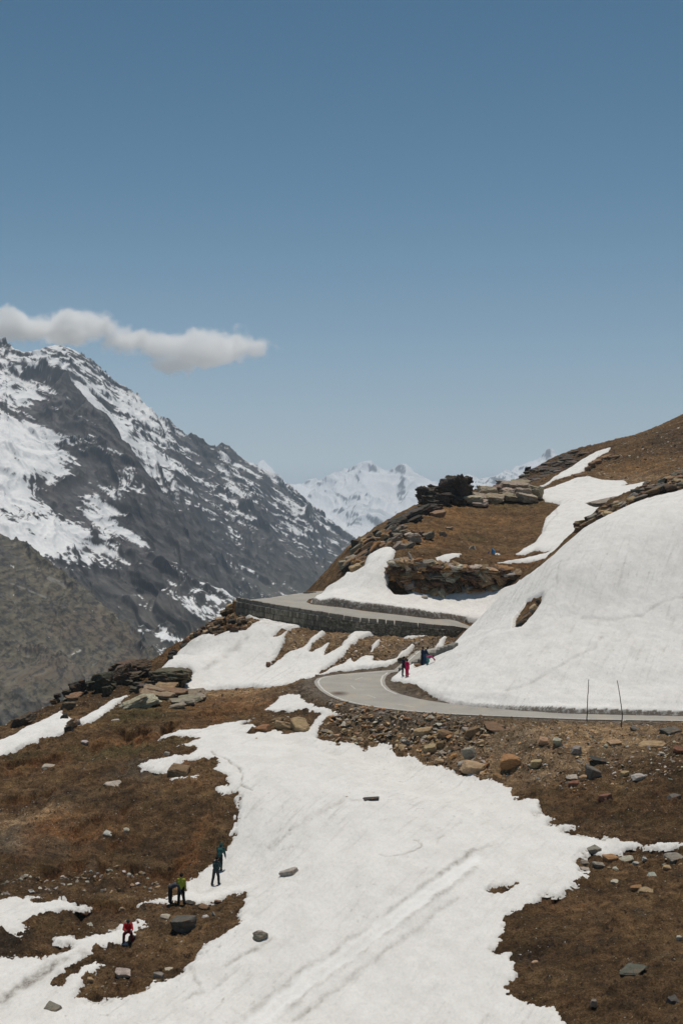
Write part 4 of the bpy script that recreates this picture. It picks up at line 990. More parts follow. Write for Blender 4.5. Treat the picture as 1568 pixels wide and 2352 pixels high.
# --- rubble nobody could count: one object per area
def rubble(name, label, zones, keep_snow=.0):
    Vs, Fs, Cs = [], [], []; k = 0
    for sheet_, poly, n, (s0, s1), cols, dmin in zones:
        P = np.array(poly, float); lo = P.min(0); hi = P.max(0); need = n; U_ = []; 
        q = NPR.uniform(lo, hi, (n * 6, 2)); q = q[inside(q[:, 0], q[:, 1], poly)][:n]
        ox, oy, s = SHEET[sheet_]
        XY = np.array([hit(ox + s * a, oy + s * b, dmin) for a, b in q])
        Z, dp = Zg(XY[:, 0], XY[:, 1]); ra, rb = road_masks(XY[:, 0], XY[:, 1])
        clump = fbm(XY[:, 0] * .6, XY[:, 1] * .5, 121, 3)
        for (x, y), z, d, a_, b_, cl in zip(XY, Z, dp, ra, rb, clump):
            if d > .02 or a_ > -.15 or b_ > -.1 or cl < RR.uniform(-1.2, .25): continue
            w = (s0 + (s1 - s0) * RR.random() ** 3.2) / F * y / 2
            V, Fc = TEMPL[RR.randrange(len(TEMPL))]
            M = rotm(RR.uniform(-.3, .7), RR.uniform(-.7, .3), RR.uniform(-1.2, 1.2))
            V = (V * np.array([w, w * RR.uniform(.45, .9), w * RR.uniform(.28, .75)])) @ M.T + np.array([x, y, z + w * .12])
            Vs.append(V); Fs.append(Fc + k); k += len(V); Cs.append(np.broadcast_to(np.array(vary(cols[RR.randrange(len(cols))], RR, .35)), (len(V), 3)))
    me = mesh_np(name, np.concatenate(Vs), None, np.concatenate(Fs), smooth=False); set_col(me, 'tint', np.concatenate(Cs)); me.materials.append(M_ROCK)
    return tag(new_obj(name, me), label, 'rubble', kind='stuff')
BR3 = [TANR, BRR, TANR, GRYR, ORR, (.17,.12,.075), (.12,.085,.055), PALE]
BR3 = [tuple(min(.6, c * 1.22) for c in q) for q in BR3]
rubble('rubble', 'broken stones and grit of the bank between the road and the snowfield', [
  (3, [(770,790),(830,690),(900,700),(1000,730),(1200,755),(1568,772),(1568,1050),(1420,1035),(1300,985),(1130,940),(1080,890),(980,905),(850,888),(780,860)], 2700, (2.0, 24), BR3, 60),
  (5, [(480,560),(1568,556),(1620,900),(1300,900),(1000,960),(700,920),(520,870)], 3300, (1.7, 15), BR3 + [WHT], 60),
  (3, [(450,760),(520,742),(640,745),(780,755),(740,812),(640,842),(455,846)], 260, (2, 9), BR3, 60),
  (3, [(560,640),(660,632),(760,620),(800,690),(860,730),(760,720),(680,665),(560,710)], 500, (1.6, 6), BR3, 60)])
rubble('rubble', 'broken stones on the steep slope between the retaining wall and the lower road', [
  (3, [(560,500),(640,380),(750,375),(1000,380),(1400,400),(1420,430),(1150,490),(1040,540),(880,540),(640,520)], 3200, (2, 11), BR3, 130),
  (3, [(150,460),(250,350),(390,240),(480,330),(440,370),(260,395),(120,490)], 500, (2, 10), BR3, 130)])
rubble('rubble', 'gravel and small stones scattered over the boggy meadow at the left', [
  (4, [(0,1130),(300,1120),(500,1250),(350,1400),(0,1425)], 1100, (1.2, 7), [PALE, GRYR, TANR, (.12,.10,.08)], 50),
  (4, [(0,900),(400,800),(900,760),(1250,1000),(1340,1250),(1300,1425),(0,1425)], 700, (1.2, 6), [PALE, GRYR, TANR, WHT], 50),
  (4, [(780,560),(1568,510),(1568,700),(1250,710),(1000,750),(700,700)], 800, (1.3, 7), BR3, 60),
  (4, [(0,640),(300,520),(640,470),(760,520),(500,620),(200,720),(0,780)], 700, (1.5, 9), BR3, 80),
  (6, [(0,380),(930,380),(1200,250),(1250,340),(1060,470),(940,560),(300,640),(0,560)], 700, (1.4, 8), [PALE, GRYR, TANR], 50),
  (4, [(1220,1080),(1340,1060),(1340,1425),(1240,1425)], 160, (1.5, 8), [PALE, TANR, BRR], 50),
  (4, [(900,780),(1130,790),(1130,850),(900,900),(780,980),(1240,1000),(1240,1060),(900,1060)], 260, (1.6, 7), BR3, 50)])
rubble('rubble', 'small stones lying about the brown tongue of earth at the lower left', [
  (6, [(300,800),(900,600),(1390,550),(1340,700),(1050,970),(520,1150),(440,1130),(560,900)], 900, (1.5, 10), [PALE, GRYR, TANR, BRR], 50),
  (6, [(0,800),(300,650),(900,600),(900,700),(400,900),(0,920)], 350, (1.4, 7), [GRYR, TANR, BRR], 50)])
rubble('rubble', 'little stones dotting the dark slope at the lower right', [
  (8, [(500,900),(700,600),(1000,430),(1568,430),(1568,1411),(820,1411),(500,1250)], 900, (1.3, 7), [PALE, GRYR, TANR, BRR, WHT], 40),
  (8, [(700,100),(1568,0),(1568,300),(1000,240)], 350, (1.3, 6), [PALE, TANR, BRR], 50),
  (8, [(930,390),(1568,340),(1568,450),(1000,450)], 160, (3, 12), [PALE, TANR, GRYR], 50)])
rubble('rubble', 'scattered stones and rock chips over the knoll and the upper right hillside', [
  (2, [(240,700),(400,520),(640,440),(980,480),(900,650),(800,720),(860,800),(500,740)], 420, (1.3, 7), [GRYR, TANR, DRK, PALE], 170),
  (2, [(1100,360),(1240,220),(1568,70),(1568,330),(1400,380),(1200,370)], 1500, (1.5, 11), [GRYR, TANR, DRK, BRR, PALE], 150),
  (2, [(800,385),(1000,262),(1240,216),(1080,290),(900,400)], 700, (2, 9), [DRK, (.09,.075,.06), BRR], 200),
  (2, [(640,1003),(860,810),(1047,648),(1070,640),(880,830),(660,1010)], 350, (2, 9), BR3, 120)])
# ================================================================== FAR MOUNTAINS (own distance, full size, rough relief)
def mountain(name, label, pts, t0, t1, nt, d0, d1, nd, lam, amp, feat, colf, seed, extra=(), cat=None, under=-330, crest=None, sm=15):
    P = [pd(*p) for p in pts] + list(extra)
    sc = 1000.0 * (d1 / 7000)
    Sf = TPS(P, lam, sc)
    t = np.linspace(t0, t1, nt); d = d0 * (d1 / d0) ** np.linspace(0, 1, nd)
    T, D = np.meshgrid(t, d); x = (T * D).ravel(); y = D.ravel()
    base = Sf(x, y)
    z, att = amp(x, y, base, seed)
    g = z.reshape(T.shape)
    if crest is not None:      # bring the ridge line to its surveyed height
        el = (g - CZ) / D; cur = el.max(0); cs = np.convolve(np.pad(cur, sm // 2, mode='edge'), np.ones(sm) / sm, 'valid')
        want = -(np.interp(t * F + CU, [c[0] for c in crest], [c[1] for c in crest]) - CV) / F
        dl = want - cs; kk = np.exp(-np.linspace(-2, 2, 2 * sm + 1) ** 2); dl = np.convolve(np.pad(dl, sm, mode='edge'), kk / kk.sum(), 'valid')
        g = g + (dl * sstep(-.11, -.0, el - cur)) * D
        z = g.ravel()
    V = np.stack([x, y, np.maximum(z, under)], 1)
    # true slope / facing for where snow can lie
    dzdt = np.gradient(g, axis=1) / np.maximum(np.gradient(x.reshape(T.shape), axis=1), 1e-3)
    dzdd = np.gradient(g, axis=0) / np.maximum(np.gradient(y.reshape(T.shape), axis=0), 1e-3)
    col = colf(x, y, z, base, dzdt.ravel(), dzdd.ravel(), att)
    me = mesh_np(name, V, grid_faces(T.shape), smooth=False); set_col(me, 'soil', col); me.materials.append(M_ALP)
    return tag(new_obj(name, me), label, cat or 'mountain', kind='structure')

class Dens:
    """how snowy the mountain is at surveyed places on its slopes (world positions), interpolated between them"""
    def __init__(s, pts, P, extra, d0, d1, sc):
        Sf = TPS([pd(*p) for p in P] + list(extra), 3e-5, sc); s.p = []
        d = np.linspace(d0, d1, 900)
        for u, v, c in pts:
            x = (u - CU) / F * d; e = CZ - (v - CV) / F * d - Sf(x, d)
            k = int(np.argmax(e <= 0)) if (e <= 0).any() else int(np.argmin(e))
            s.p.append((x[k], d[k], c))
    def __call__(s, x, y, z):
        num = 0; den = 0
        for a, b, c in s.p:
            w = 1 / ((((x - a) / 40) ** 2 + ((y - b) / 110) ** 2) ** 1.5 + .05); num = num + w * c; den = den + w
        return num / den
MASS = [(-300,640,3500),(0,772,3400),(60,812,3550),(145,790,3900),(200,815,4000),(270,882,4100),(330,925,4200),(385,965,4300),(450,1004,4500),(520,1024,4700),(560,1050,4850),(600,1068,5000),(640,1090,5200),(680,1122,5400),(750,1180,5900),(820,1236,6500),(870,1290,7000),
 (0,1000,2800),(0,1220,2250),(100,1000,3000),(200,1000,3350),(300,1100,3400),(200,1250,2450),(-300,1000,2700),(-300,1250,2200),
 (100,920,3200),(195,940,3500),(270,1000,3500),(330,1070,3250),(400,1150,3000),(430,1230,2800),(440,1290,2650),(495,1350,2450),(560,1440,2250),
 (300,1250,2600),(350,1330,2420),(200,1330,2250),(100,1330,2050),(0,1400,1800),(300,1450,2100),(450,1450,2150),
 (430,1100,3800),(500,1150,4000),(560,1200,4100),(650,1200,4800),(700,1250,4700),(620,1300,4000),(560,1300,3750),(520,1260,3800),(540,1360,3350),(600,1380,3500),(700,1350,4000),(780,1320,4500),(850,1360,4700),(700,1450,3500),(600,1500,2900)]
MEX = [(-900,5200,150),(-300,6000,60),(200,7800,-150),(-1600,4600,400),(-500,1300,-330),(0,1600,-330),(300,3000,-330),(500,4500,-330),(900,6500,-330),(-1500,1500,-150)]
MD = Dens([(0,790,.5),(60,830,.45),(150,820,.55),(200,840,.4),(240,880,.3),(300,900,.45),(360,960,.5),(420,1000,.1),(480,1020,-.5),(520,1035,.5),(560,1060,-.2),(600,1080,.0),
 (20,850,.5),(60,870,.9),(110,920,-1.2),(150,900,-.9),(180,940,-1.2),(200,900,1.1),(230,960,.9),(270,1000,1.),(310,1000,.9),(360,1030,.9),(330,1060,.4),(400,1060,.4),(440,1060,.2),(380,1090,.1),(250,930,.8),(130,850,.6),(90,880,.1),
 (30,940,-.2),(10,960,1.2),(60,990,1.),(110,1010,1.1),(150,1040,.7),(60,1050,1.3),(20,1100,1.3),(100,1060,.9),(120,1090,-.2),(160,1100,-1.3),(130,1100,-.8),(190,1060,-.4),(250,1040,-.8),(220,1000,-.9),(160,980,-.8),(300,1080,-.7),(350,1130,-.6),
 (60,1150,1.1),(100,1150,.8),(150,1180,.7),(110,1220,1.2),(60,1240,1.2),(150,1250,1.1),(200,1200,.5),(240,1220,.8),(280,1245,.6),(180,1240,.9),(220,1270,-.1),(330,1200,-.6),(300,1180,-.5),(330,1150,.2),(290,1140,.4),(380,1220,-.8),(420,1280,-.9),(400,1330,-.9),(330,1300,-.7),(250,1330,-.6),(160,1320,.0),(180,1380,-.6),(420,1370,-.1),(440,1370,.2),(380,1400,-.6),(300,1400,-.7),(100,1330,-.9),
 (490,1120,-.4),(470,1150,.1),(520,1170,.25),(450,1200,-.7),(520,1240,-.35),(560,1120,.0),(620,1130,.25),(660,1150,.2),(700,1190,.1),(740,1220,.1),(600,1180,-.2),(560,1260,-.6),(640,1250,-.6),(700,1280,-.7),(600,1330,-.8),(700,1350,-.8),(780,1300,-.7),(500,1320,-.7),(800,1250,-.1)], MASS, MEX, 1600, 7500, 1171.0)
def mass_amp(x, y, b, seed):
    wx_ = x + fbm(x / 420, y / 420, seed, 3) * 110; wy_ = y + fbm(x / 420 + 7, y / 420, seed + 1, 3) * 150
    a_ = wx_ * .93 + wy_ * .36; c_ = -wx_ * .36 + wy_ * .93     # ribs run down towards the right
    r = ridged(a_ / 330, c_ / 1150, seed + 2, 8, .6)
    fl = 1 - .65 * sstep(.35, 1.0, MD(x, y, b))      # deep snow smooths the ground out
    h = b + (r - .40) * 92 * fl + fbm(x / 420, y / 560, seed + 8, 3) * 45 + (ridged(a_ / 60, c_ / 210, seed + 3, 4, .6) - .4) * 15 + fbm(x / 26, y / 44, seed + 4, 3, .6) * 3 + ridged((x * .85 - b * .5) / 110, (x * .5 + b * .85) / 20, seed + 12, 4, .62) * 11 * fl
    # rock bands: cliffs and shelves that dip to the right
    q = (h + .10 * y + .30 * x) / 46 + fbm(x / 240, y / 300, seed + 5, 4) * 1.4
    f = q - np.floor(q)
    band = (sstep(.0, .35, f) - f) * 15
    h = h + band * np.clip(.55 + fbm(x / 200, y / 260, seed + 6, 2), 0, 1.2)
    return h, f
def mass_col(x, y, z, b, sx, sy, f):
    d = MD(x, y, z)
    steep = np.sqrt(sx ** 2 + sy ** 2)
    s1 = fbm((x - .4 * z) / 210, (z + .52 * x + .04 * y) / 22, 211, 6, .64)
    s2 = fbm(x / 11, z / 8 + y / 40, 215, 4, .65)
    lee = np.clip((sx - .1) * .5, -.5, .5)
    s2 = s2 - 1.6 * sstep(.28, .62, fbm((x * .85 - z * .5) / 22, (x * .5 + z * .85) / 9, 217, 4, .65))
    m = d * .66 - .03 + s1 * .95 + s2 * .24 - (np.minimum(steep, 2.2) - .75) * .42 - lee * .2 + (.25 - np.abs(f - .2)) * .2
    k = sstep(-.02, .12, m)[:, None]
    rockc = np.array((.074, .070, .068)) * (1 + .45 * fbm(x / 90, y / 120, 221, 5, .6))[:, None]
    brn = sstep(.0, .5, fbm(x / 260, y / 300, 225, 3))[:, None] * sstep(900, 2400, 4200 - y)[:, None]
    rockc = rockc * (1 - .6 * brn) + np.array((.105, .072, .052)) * .6 * brn
    rockc = rockc * (1 + .9 * fbm((x * .85 - z * .5) / 40, (x * .5 + z * .85) / 8, 231, 5, .7))[:, None]
    lt = sstep(.02, .4, fbm((x * .85 - z * .5) / 55 + 9, (x * .5 + z * .85) / 7, 235, 6, .72))[:, None] * .55
    rockc = rockc * (1 - lt) + np.array((.165, .150, .135)) * lt
    low = sstep(-60, -230, z)[:, None] * .6
    rockc = rockc * (1 - low) + np.array((.100, .090, .062)) * low
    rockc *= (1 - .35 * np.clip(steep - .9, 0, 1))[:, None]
    return np.clip(rockc * (1 - k) + np.array((.80, .80, .80)) * k, .01, .9)
mountain('mountain', 'great snow streaked rocky mountainside falling from the left towards the valley', MASS, -.30, .055, 540, 1650, 7300, 1750, 3e-5, mass_amp, 0, mass_col, 301, MEX, crest=[(-300,640),(0,776),(60,812),(100,798),(145,790),(200,818),(240,850),(270,882),(300,888),(330,925),(385,966),(450,1005),(480,1018),(520,1024),(560,1052),(600,1072),(640,1094),(680,1126),(750,1185),(820,1240),(870,1300)])

HA = [(-400,1100,1600),(0,1222,1500),(60,1245,1450),(100,1275,1400),(200,1350,1300),(300,1440,1200),(370,1505,1100),(410,1545,1060),(480,1620,1000),(0,1650,800),(150,1600,850),(300,1580,950),(0,1450,1050),(150,1450,1100),(-400,1400,1000),(-400,1650,800),(250,1500,1080)]
HEX = [(-700,1750,-120),(-450,1650,-160),(-250,1500,-220),(-80,1250,-260),(0,1000,-220),(-200,700,-170),(-400,650,-160),(-100,800,-200)]
def ha_amp(x, y, b, seed):
    a_ = x * .9 + y * .42; c_ = -x * .42 + y * .9
    h = b + (ridged(a_ / 90, c_ / 260, seed, 7, .6) - .4) * 21 + (ridged(a_ / 20, c_ / 55, seed + 3, 3, .6) - .4) * 3 + ridged((x * .85 - b * .5) / 26, (x * .5 + b * .85) / 7, seed + 12, 4, .62) * 2.6
    return h, h
def ha_col(x, y, z, b, sx, sy, f):
    steep = np.sqrt(sx ** 2 + sy ** 2)
    g = sstep(-.25, .3, fbm(x / 45, y / 60, 401, 5, .62) + .35 - (steep - .6) * .9)[:, None]
    c = np.array((.110, .105, .096)) * (1 - g) + np.array((.130, .116, .086)) * g
    c = c * (1 + .75 * fbm(x / 6, z / 4, 405, 5, .68))[:, None]
    A_ = (x * .85 - z * .5); B_ = (x * .5 + z * .85)
    br_ = sstep(.25, .5, fbm(A_ / 60 + 3, B_ / 30, 411, 4, .6))[:, None] * .7
    c = c * (1 - br_ * .6) + np.array((.17, .13, .10)) * br_ * .6
    dk = sstep(-.05, .35, fbm(A_ / 7, B_ / 2.4, 407, 6, .78) * 1.4)[:, None] * .85
    c = c * (1 - dk) + np.array((.040, .043, .045)) * dk
    wh = sstep(.62, .7, fbm(A_ / 14 + 7, B_ / 5, 413, 4, .7))[:, None]
    c = c * (1 - wh) + np.array((.6, .6, .58)) * wh
    pale = sstep(.42, .6, fbm(x / 22 + z / 9, y / 40, 409, 4, .6))[:, None] * .6
    c = c * (1 - pale) + np.array((.25, .24, .22)) * pale
    return np.clip(c, .012, .6)
mountain('mountain_spur', 'dark grassy rock slope in front of the snowy mountainside at the far left', HA, -.30, .01, 460, 660, 1750, 1000, 3e-5, ha_amp, 0, ha_col, 501, HEX, under=-300, crest=[(-400,1100),(0,1224),(60,1247),(100,1277),(200,1352),(300,1442),(370,1507),(410,1547),(480,1622)])

DP = [(400,1120,14500),(560,1090,14500),(590,1060,14000),(603,1056,14000),(628,1078,14000),(660,1112,14200),(700,1108,14200),(735,1104,14000),(765,1088,14000),(800,1076,14000),(845,1058,14000),(880,1080,13800),(910,1076,13600),(930,1062,13500),(950,1086,13500),(990,1104,13500),(1020,1112,13500),(1060,1100,13500),(1078,1088,13500),(1100,1100,13500),(1140,1092,13400),(1180,1076,13300),(1235,1056,13200),(1265,1031,13200),(1285,1048,13200),(1330,1060,13300),(1600,1040,13500),(1900,1060,13500),
 (700,1180,11500),(850,1200,11000),(1000,1200,11000),(1150,1150,11800),(760,1130,12600),(850,1120,12500),(930,1110,12600),(1250,1100,12300),(600,1150,12000),(400,1200,11000),(1500,1150,12000),(800,1240,10200),(950,1240,10200),(1200,1240,10500),(1600,1240,10500)]
DEX = [(-1500,16000,100),(0,16000,50),(1500,16000,50),(3000,16000,100),(0,9300,-330),(1000,9300,-330),(-1500,9300,-330),(2500,9300,-330)]
def dp_amp(x, y, b, seed):
    wx_ = x + fbm(x / 900, y / 900, seed, 3) * 260; wy_ = y + fbm(x / 900 + 7, y / 900, seed + 1, 3) * 260
    h = b + (ridged(wx_ / 900, wy_ / 1900, seed + 2, 6, .52) - .42) * 210 + fbm(x / 90, y / 260, seed + 4, 4, .6) * 14
    return h, h
def dp_col(x, y, z, b, sx, sy, f):
    steep = np.sqrt(sx ** 2 + sy ** 2)
    m = 1.05 - (steep - .55) * .75 + fbm(x / 160 + z / 60, y / 260, 601, 5, .62) * .8 - sstep(150, -150, z) * .15 - np.clip(sx * .35, -.4, .4)
    ex = np.exp(-((x - 1340) / 190) ** 2 - ((z - 280) / 75) ** 2) * .45 + np.exp(-((x - 595) / 75) ** 2 - ((z - 430) / 65) ** 2) * .35   # two bare rock buttresses
    k = sstep(.0, .16, m - ex)[:, None]
    r = np.array((.13, .125, .12)) * (1 + .3 * fbm(x / 200, y / 200, 605, 3))[:, None]
    return np.clip(r * (1 - k) + np.array((.82, .82, .82)) * k, .02, .9)
mountain('snow_peaks', 'bright hazy snow peaks far away at the head of the valley', DP, -.15, .36, 900, 9300, 16000, 420, 3e-5, dp_amp, 0, dp_col, 701, DEX, sm=9, crest=[(400,1120),(560,1092),(590,1061),(603,1056),(628,1078),(660,1113),(700,1108),(720,1098),(735,1102),(765,1086),(800,1076),(825,1062),(845,1057),(865,1068),(885,1080),(910,1076),(930,1060),(945,1078),(965,1092),(990,1104),(1020,1110),(1050,1098),(1078,1086),(1090,1100),(1115,1096),(1140,1092),(1160,1080),(1180,1076),(1210,1062),(1235,1054),(1250,1040),(1268,1029),(1285,1048),(1330,1060),(1600,1040),(1900,1060)])

# valley floor sheet reaching out under everything
me = bpy.data.meshes.new('valley_floor'); s = 17500
me.from_pydata([(-s, -2000, -332), (s, -2000, -332), (s, 30000, -332), (-s, 30000, -332)], [], [(0, 1, 2, 3)]); me.update()
me.materials.append(mat('valley_soil', (.12, .10, .07), .95, build=lambda nt, b: nt.links.new(ramp(nt, noise_n(nt, .004, 8, .7), [(.3, (.07, .065, .04)), (.7, (.16, .13, .09))]), b.inputs['Base Color'])))
tag(new_obj('valley_floor', me), 'deep valley floor below the mountain road', 'ground', kind='structure')
# ================================================================== RETAINING WALL
def build_wall():
    top = [(x, y, z - PARA) for x, y, z in WALL3]
    tops = [Vector((-12.6, 169.5, top[0][2] + .05)), Vector((-12.25, 167.2, top[0][2]))] + [Vector(t) for t in top] + [Vector((16.8, 163.5, 2.2))]
    # resample
    s = [0]
    for a, b in zip(tops[:-1], tops[1:]): s.append(s[-1] + (b - a).length)
    n = int(s[-1] / .07); T = np.linspace(0, s[-1], n)
    cx, cy, cz = (np.interp(T, s, [t[k] for t in tops]) for k in range(3))
    tx = np.gradient(cx); ty = np.gradient(cy); l = np.hypot(tx, ty); nx, ny = ty / l, -tx / l      # outward (towards the valley)
    rows = 84; Hh = 5.2; k = np.linspace(0, 1, rows)
    TT_, KK = np.meshgrid(T, k * Hh)
    seam = np.interp(6.5, [0, 1], [0, 1])
    i_seam = int(np.argmin(np.abs(cx + 1.75))); sT = T[i_seam]
    left = TT_ < sT
    # masonry: left part laid in ribbed courses, right part random rubble
    course = np.floor(KK / .62 + .08 * gn(TT_ * .5, KK * 0 + 2, 3)); fy = KK / .62 - np.floor(KK / .62)
    ux = TT_ / .26 + .5 * course + .35 * gn(TT_ * 1.3, course * 3.3, 6)
    fx = ux - np.floor(ux)
    relA = .045 * np.clip(np.minimum(fx, 1 - fx) * 6, 0, 1) * np.clip(np.minimum(fy, 1 - fy) * 7 + .1, 0, 1) + .05 * (_hash(np.floor(ux), course, 3) / 1023 - .5)
    a = TT_ / .42 + .6 * fbm(TT_ * 1.1, KK * 1.6, 11, 2); b = KK / .27 + .6 * fbm(TT_ * 1.2 + 4, KK * 1.5, 13, 2) + .37 * np.floor(a)
    fa = a - np.floor(a); fb_ = b - np.floor(b)
    relB = .07 * np.clip(np.minimum(np.minimum(fa, 1 - fa), np.minimum(fb_, 1 - fb_)) * 5, 0, 1) + .07 * (_hash(np.floor(a), np.floor(b), 8) / 1023 - .5)
    rl = np.where(left, relA + .02, relB) + .025 * fbm(TT_ * 4, KK * 5, 15, 3)
    tintA = _hash(np.floor(ux), course, 21) / 1023; tintB = _hash(np.floor(a), np.floor(b), 22) / 1023
    tint = np.where(left, tintA, tintB)
    mort = np.where(left, np.clip(np.minimum(fx, 1 - fx) * 5, 0, 1) * np.clip(np.minimum(fy, 1 - fy) * 8, 0, 1), np.clip(np.minimum(np.minimum(fa, 1 - fa), np.minimum(fb_, 1 - fb_)) * 6, 0, 1))
    col = (np.array((.27, .235, .18)) * (.55 + .8 * tint[..., None])) * (.45 + .55 * mort[..., None])
    grn = sstep(.1, .6, fbm(TT_ * .4, KK * .5, 31, 3))[..., None]
    col = col * (1 - .5 * grn) + np.array((.21, .20, .15)) * .5 * grn * (.6 + .6 * tint[..., None])
    off = rl + KK * .13 + .25
    X = cx[None] + nx[None] * off; Y = cy[None] + ny[None] * off; Z = cz[None] - KK
    r, c = X.shape
    V = np.stack([X.ravel(), Y.ravel(), Z.ravel()], 1)
    # cap and back
    capb = np.stack([cx - nx * .35, cy - ny * .35, cz], 1); bot = np.stack([cx - nx * .35, cy - ny * .35, cz - 5.2], 1)
    V = np.concatenate([V, capb, bot]); i = np.arange(r * c).reshape(r, c)
    Fq = np.stack([i[:-1, :-1], i[1:, :-1], i[1:, 1:], i[:-1, 1:]], -1).reshape(-1, 4)
    ib = r * c + np.arange(c); ic = ib + c
    cap = np.stack([i[0, :-1], i[0, 1:], ib[1:], ib[:-1]], -1); back = np.stack([ib[:-1], ib[1:], ic[1:], ic[:-1]], -1)
    e1 = np.array([[i[0, 0], ib[0], ic[0], i[-1, 0]], [i[0, -1], i[-1, -1], ic[-1], ib[-1]]])
    me = mesh_np('retaining_wall', V, np.concatenate([Fq, cap, back, e1]), smooth=False)
    C = np.concatenate([col.reshape(-1, 3), np.tile((.30, .28, .24), (2 * c, 1))]); C[:c] = (.30, .28, .24)
    set_col(me, 'tint', C); me.materials.append(M_WALL)
    w = tag(new_obj('retaining_wall', me), 'long dark stone retaining wall with a crenellated parapet holding up the upper road', 'retaining wall')
    # parapet stones along the top
    t = 2.6; k = 0
    while t < s[-1] - 1.2:
        x = np.interp(t, T, cx); frac = 1 if x > -2 else 0
        L = RR.uniform(.64, .74) if not frac else RR.uniform(.78, .86); pitch = L + (.04 if not frac else .09)
        m = t + L / 2; ii = int(np.argmin(np.abs(T - m)))
        p = Vector((cx[ii], cy[ii], cz[ii])); nv = Vector((nx[ii], ny[ii], 0)); tv = Vector((tx[ii], ty[ii], (cz[min(ii + 3, n - 1)] - cz[max(ii - 3, 0)]) / 6)); tv.normalize()
        block(p + nv * -.02, tv, nv, L, .36, PARA * RR.uniform(.92, 1.04), w, 'parapet_block', M_PARA)
        t += pitch
    return w
def _para(nt, b):
    nt.links.new(ramp(nt, noise_n(nt, 2.5, 6, .7), [(.3, (.17, .15, .12)), (.7, (.32, .285, .235))]), b.inputs['Base Color']); bump(nt, b, noise_n(nt, 9, 5, .7), .6, .05)
M_PARA = mat('parapet_stone', rough=.95, build=_para)
def block(p, tv, nv, L, D, H, parent, name, m, roof=.0, taper=.88):
    bm = bmesh.new(); up = Vector((0, 0, 1)); vs = []
    for zz, kx, ky in ((-.08, 1, 1), (H * .86, (1 + taper) / 2, 1), (H, taper, .9)):
        for sx, sy in ((-1, -1), (1, -1), (1, 1), (-1, 1)):
            vs.append(bm.verts.new(p + tv * sx * L / 2 * kx + nv * sy * D / 2 * ky + up * (zz + (roof if sy < 0 and zz == H else 0)) + Vector((RR.uniform(-.015, .015),) * 3)))
    for r in range(2):
        for j in range(4): bm.faces.new((vs[4 * r + j], vs[4 * r + (j + 1) % 4], vs[4 * r + 4 + (j + 1) % 4], vs[4 * r + 4 + j]))
    bm.faces.new(vs[8:]); bm.faces.new(vs[3::-1])
    bmesh.ops.recalc_face_normals(bm, faces=bm.faces[:])
    bmesh.ops.bevel(bm, geom=bm.edges[:], offset=.012, segments=1, affect='EDGES')
    me = bpy.data.meshes.new(name); bm.to_mesh(me); bm.free(); me.materials.append(m)
    return new_obj(name, me, parent)
wall = build_wall()

# squat roadside guard blocks on the outside of the lower road
gb = [(352,455),(520,418),(688,385),(848,350),(1005,325),(1145,300),(1312,290),(1442,262),(1545,215),(1640,185)]
gp = []
for u, v in gb:
    x, y = on_road1(*S(11, [(u, v)])[0]); gp.append((x, y + .25))
gl = ['first guard block, nearest the standing pair', 'second concrete guard block in the row', 'third concrete guard block in the row', 'fourth concrete guard block in the row', 'fifth guard block, just behind the tall blue figure', 'sixth guard block, right of the blue figures', 'seventh concrete guard block of the row', 'eighth guard block, close to the snowbank', 'ninth guard block, half behind the snowbank', 'last guard block, hidden behind the snowbank edge']
for i, (x, y) in enumerate(gp):
    q = gp[min(i + 1, len(gp) - 1)]; q0 = gp[max(i - 1, 0)]
    tv = Vector((q[0] - q0[0], q[1] - q0[1], 0)).normalized(); nv = Vector((tv.y, -tv.x, 0))
    z = float(Zg(x, y)[0][0]) - .04
    o = block(Vector((0, 0, 0)), tv, nv, .70, .85, .42, None, 'guard_block', M_CONC, .20, .97); o.location = (x, y, z)
    tag(o, gl[i] + ' beside the lower road', 'guard block', 'concrete guard blocks along the lower road')
# low stub of stone wall below the first block
x, y = on_road1(*S(11, [(290, 560)])[0])
outcrop('low_wall', 'low stub of rough stone wall at the roadside below the first guard block', 11, [(290,520,170,100),(380,500,150,80),(230,530,80,90)], y + .3, (.12, .09, .06), (0, 0, 0), .08, 3)['category'] = 'wall'
# parapet blocks of the upper road far bend
for i, (u, lab) in enumerate(((1155, 'first'), (1208, 'middle'), (1258, 'last'))):
    px_, py_ = SHEET[15][0] + u * .1465, SHEET[15][1] + 78 * .1465
    d = 188 + i * 1.2; p = pd(px_, py_, d)
    o = block(Vector((0, 0, 0)), Vector((.9, .43, 0)), Vector((.43, -.9, 0)), .85, .35, .5, None, 'guard_block', M_PARA); o.location = (p[0], p[1], p[2] - .1)
    tag(o, lab + ' of three dark guard blocks where the upper road vanishes behind the knoll', 'guard block', 'guard blocks at the far bend')

# ================================================================== STICKS, TARP
def tube(name, pts, rad, m, parent=None, sides=7):
    V = []; Fc = []
    for i, (p, r) in enumerate(zip(pts, rad)):
        p = Vector(p); t = (Vector(pts[min(i + 1, len(pts) - 1)]) - Vector(pts[max(i - 1, 0)])).normalized()
        a = t.orthogonal().normalized(); b = t.cross(a)
        for k in range(sides):
            an = 2 * math.pi * k / sides; V.append(tuple(p + (a * math.cos(an) + b * math.sin(an)) * r))
        if i:
            for k in range(sides):
                k2 = (k + 1) % sides; Fc.append(((i - 1) * sides + k, (i - 1) * sides + k2, i * sides + k2, i * sides + k))
    V.append(tuple(pts[-1])); top = len(V) - 1; tris = [((len(pts) - 1) * sides + k, (len(pts) - 1) * sides + (k + 1) % sides, top) for k in range(sides)]
    me = mesh_np(name, V, np.array(Fc), np.array(tris)); me.materials.append(m); return new_obj(name, me, parent)
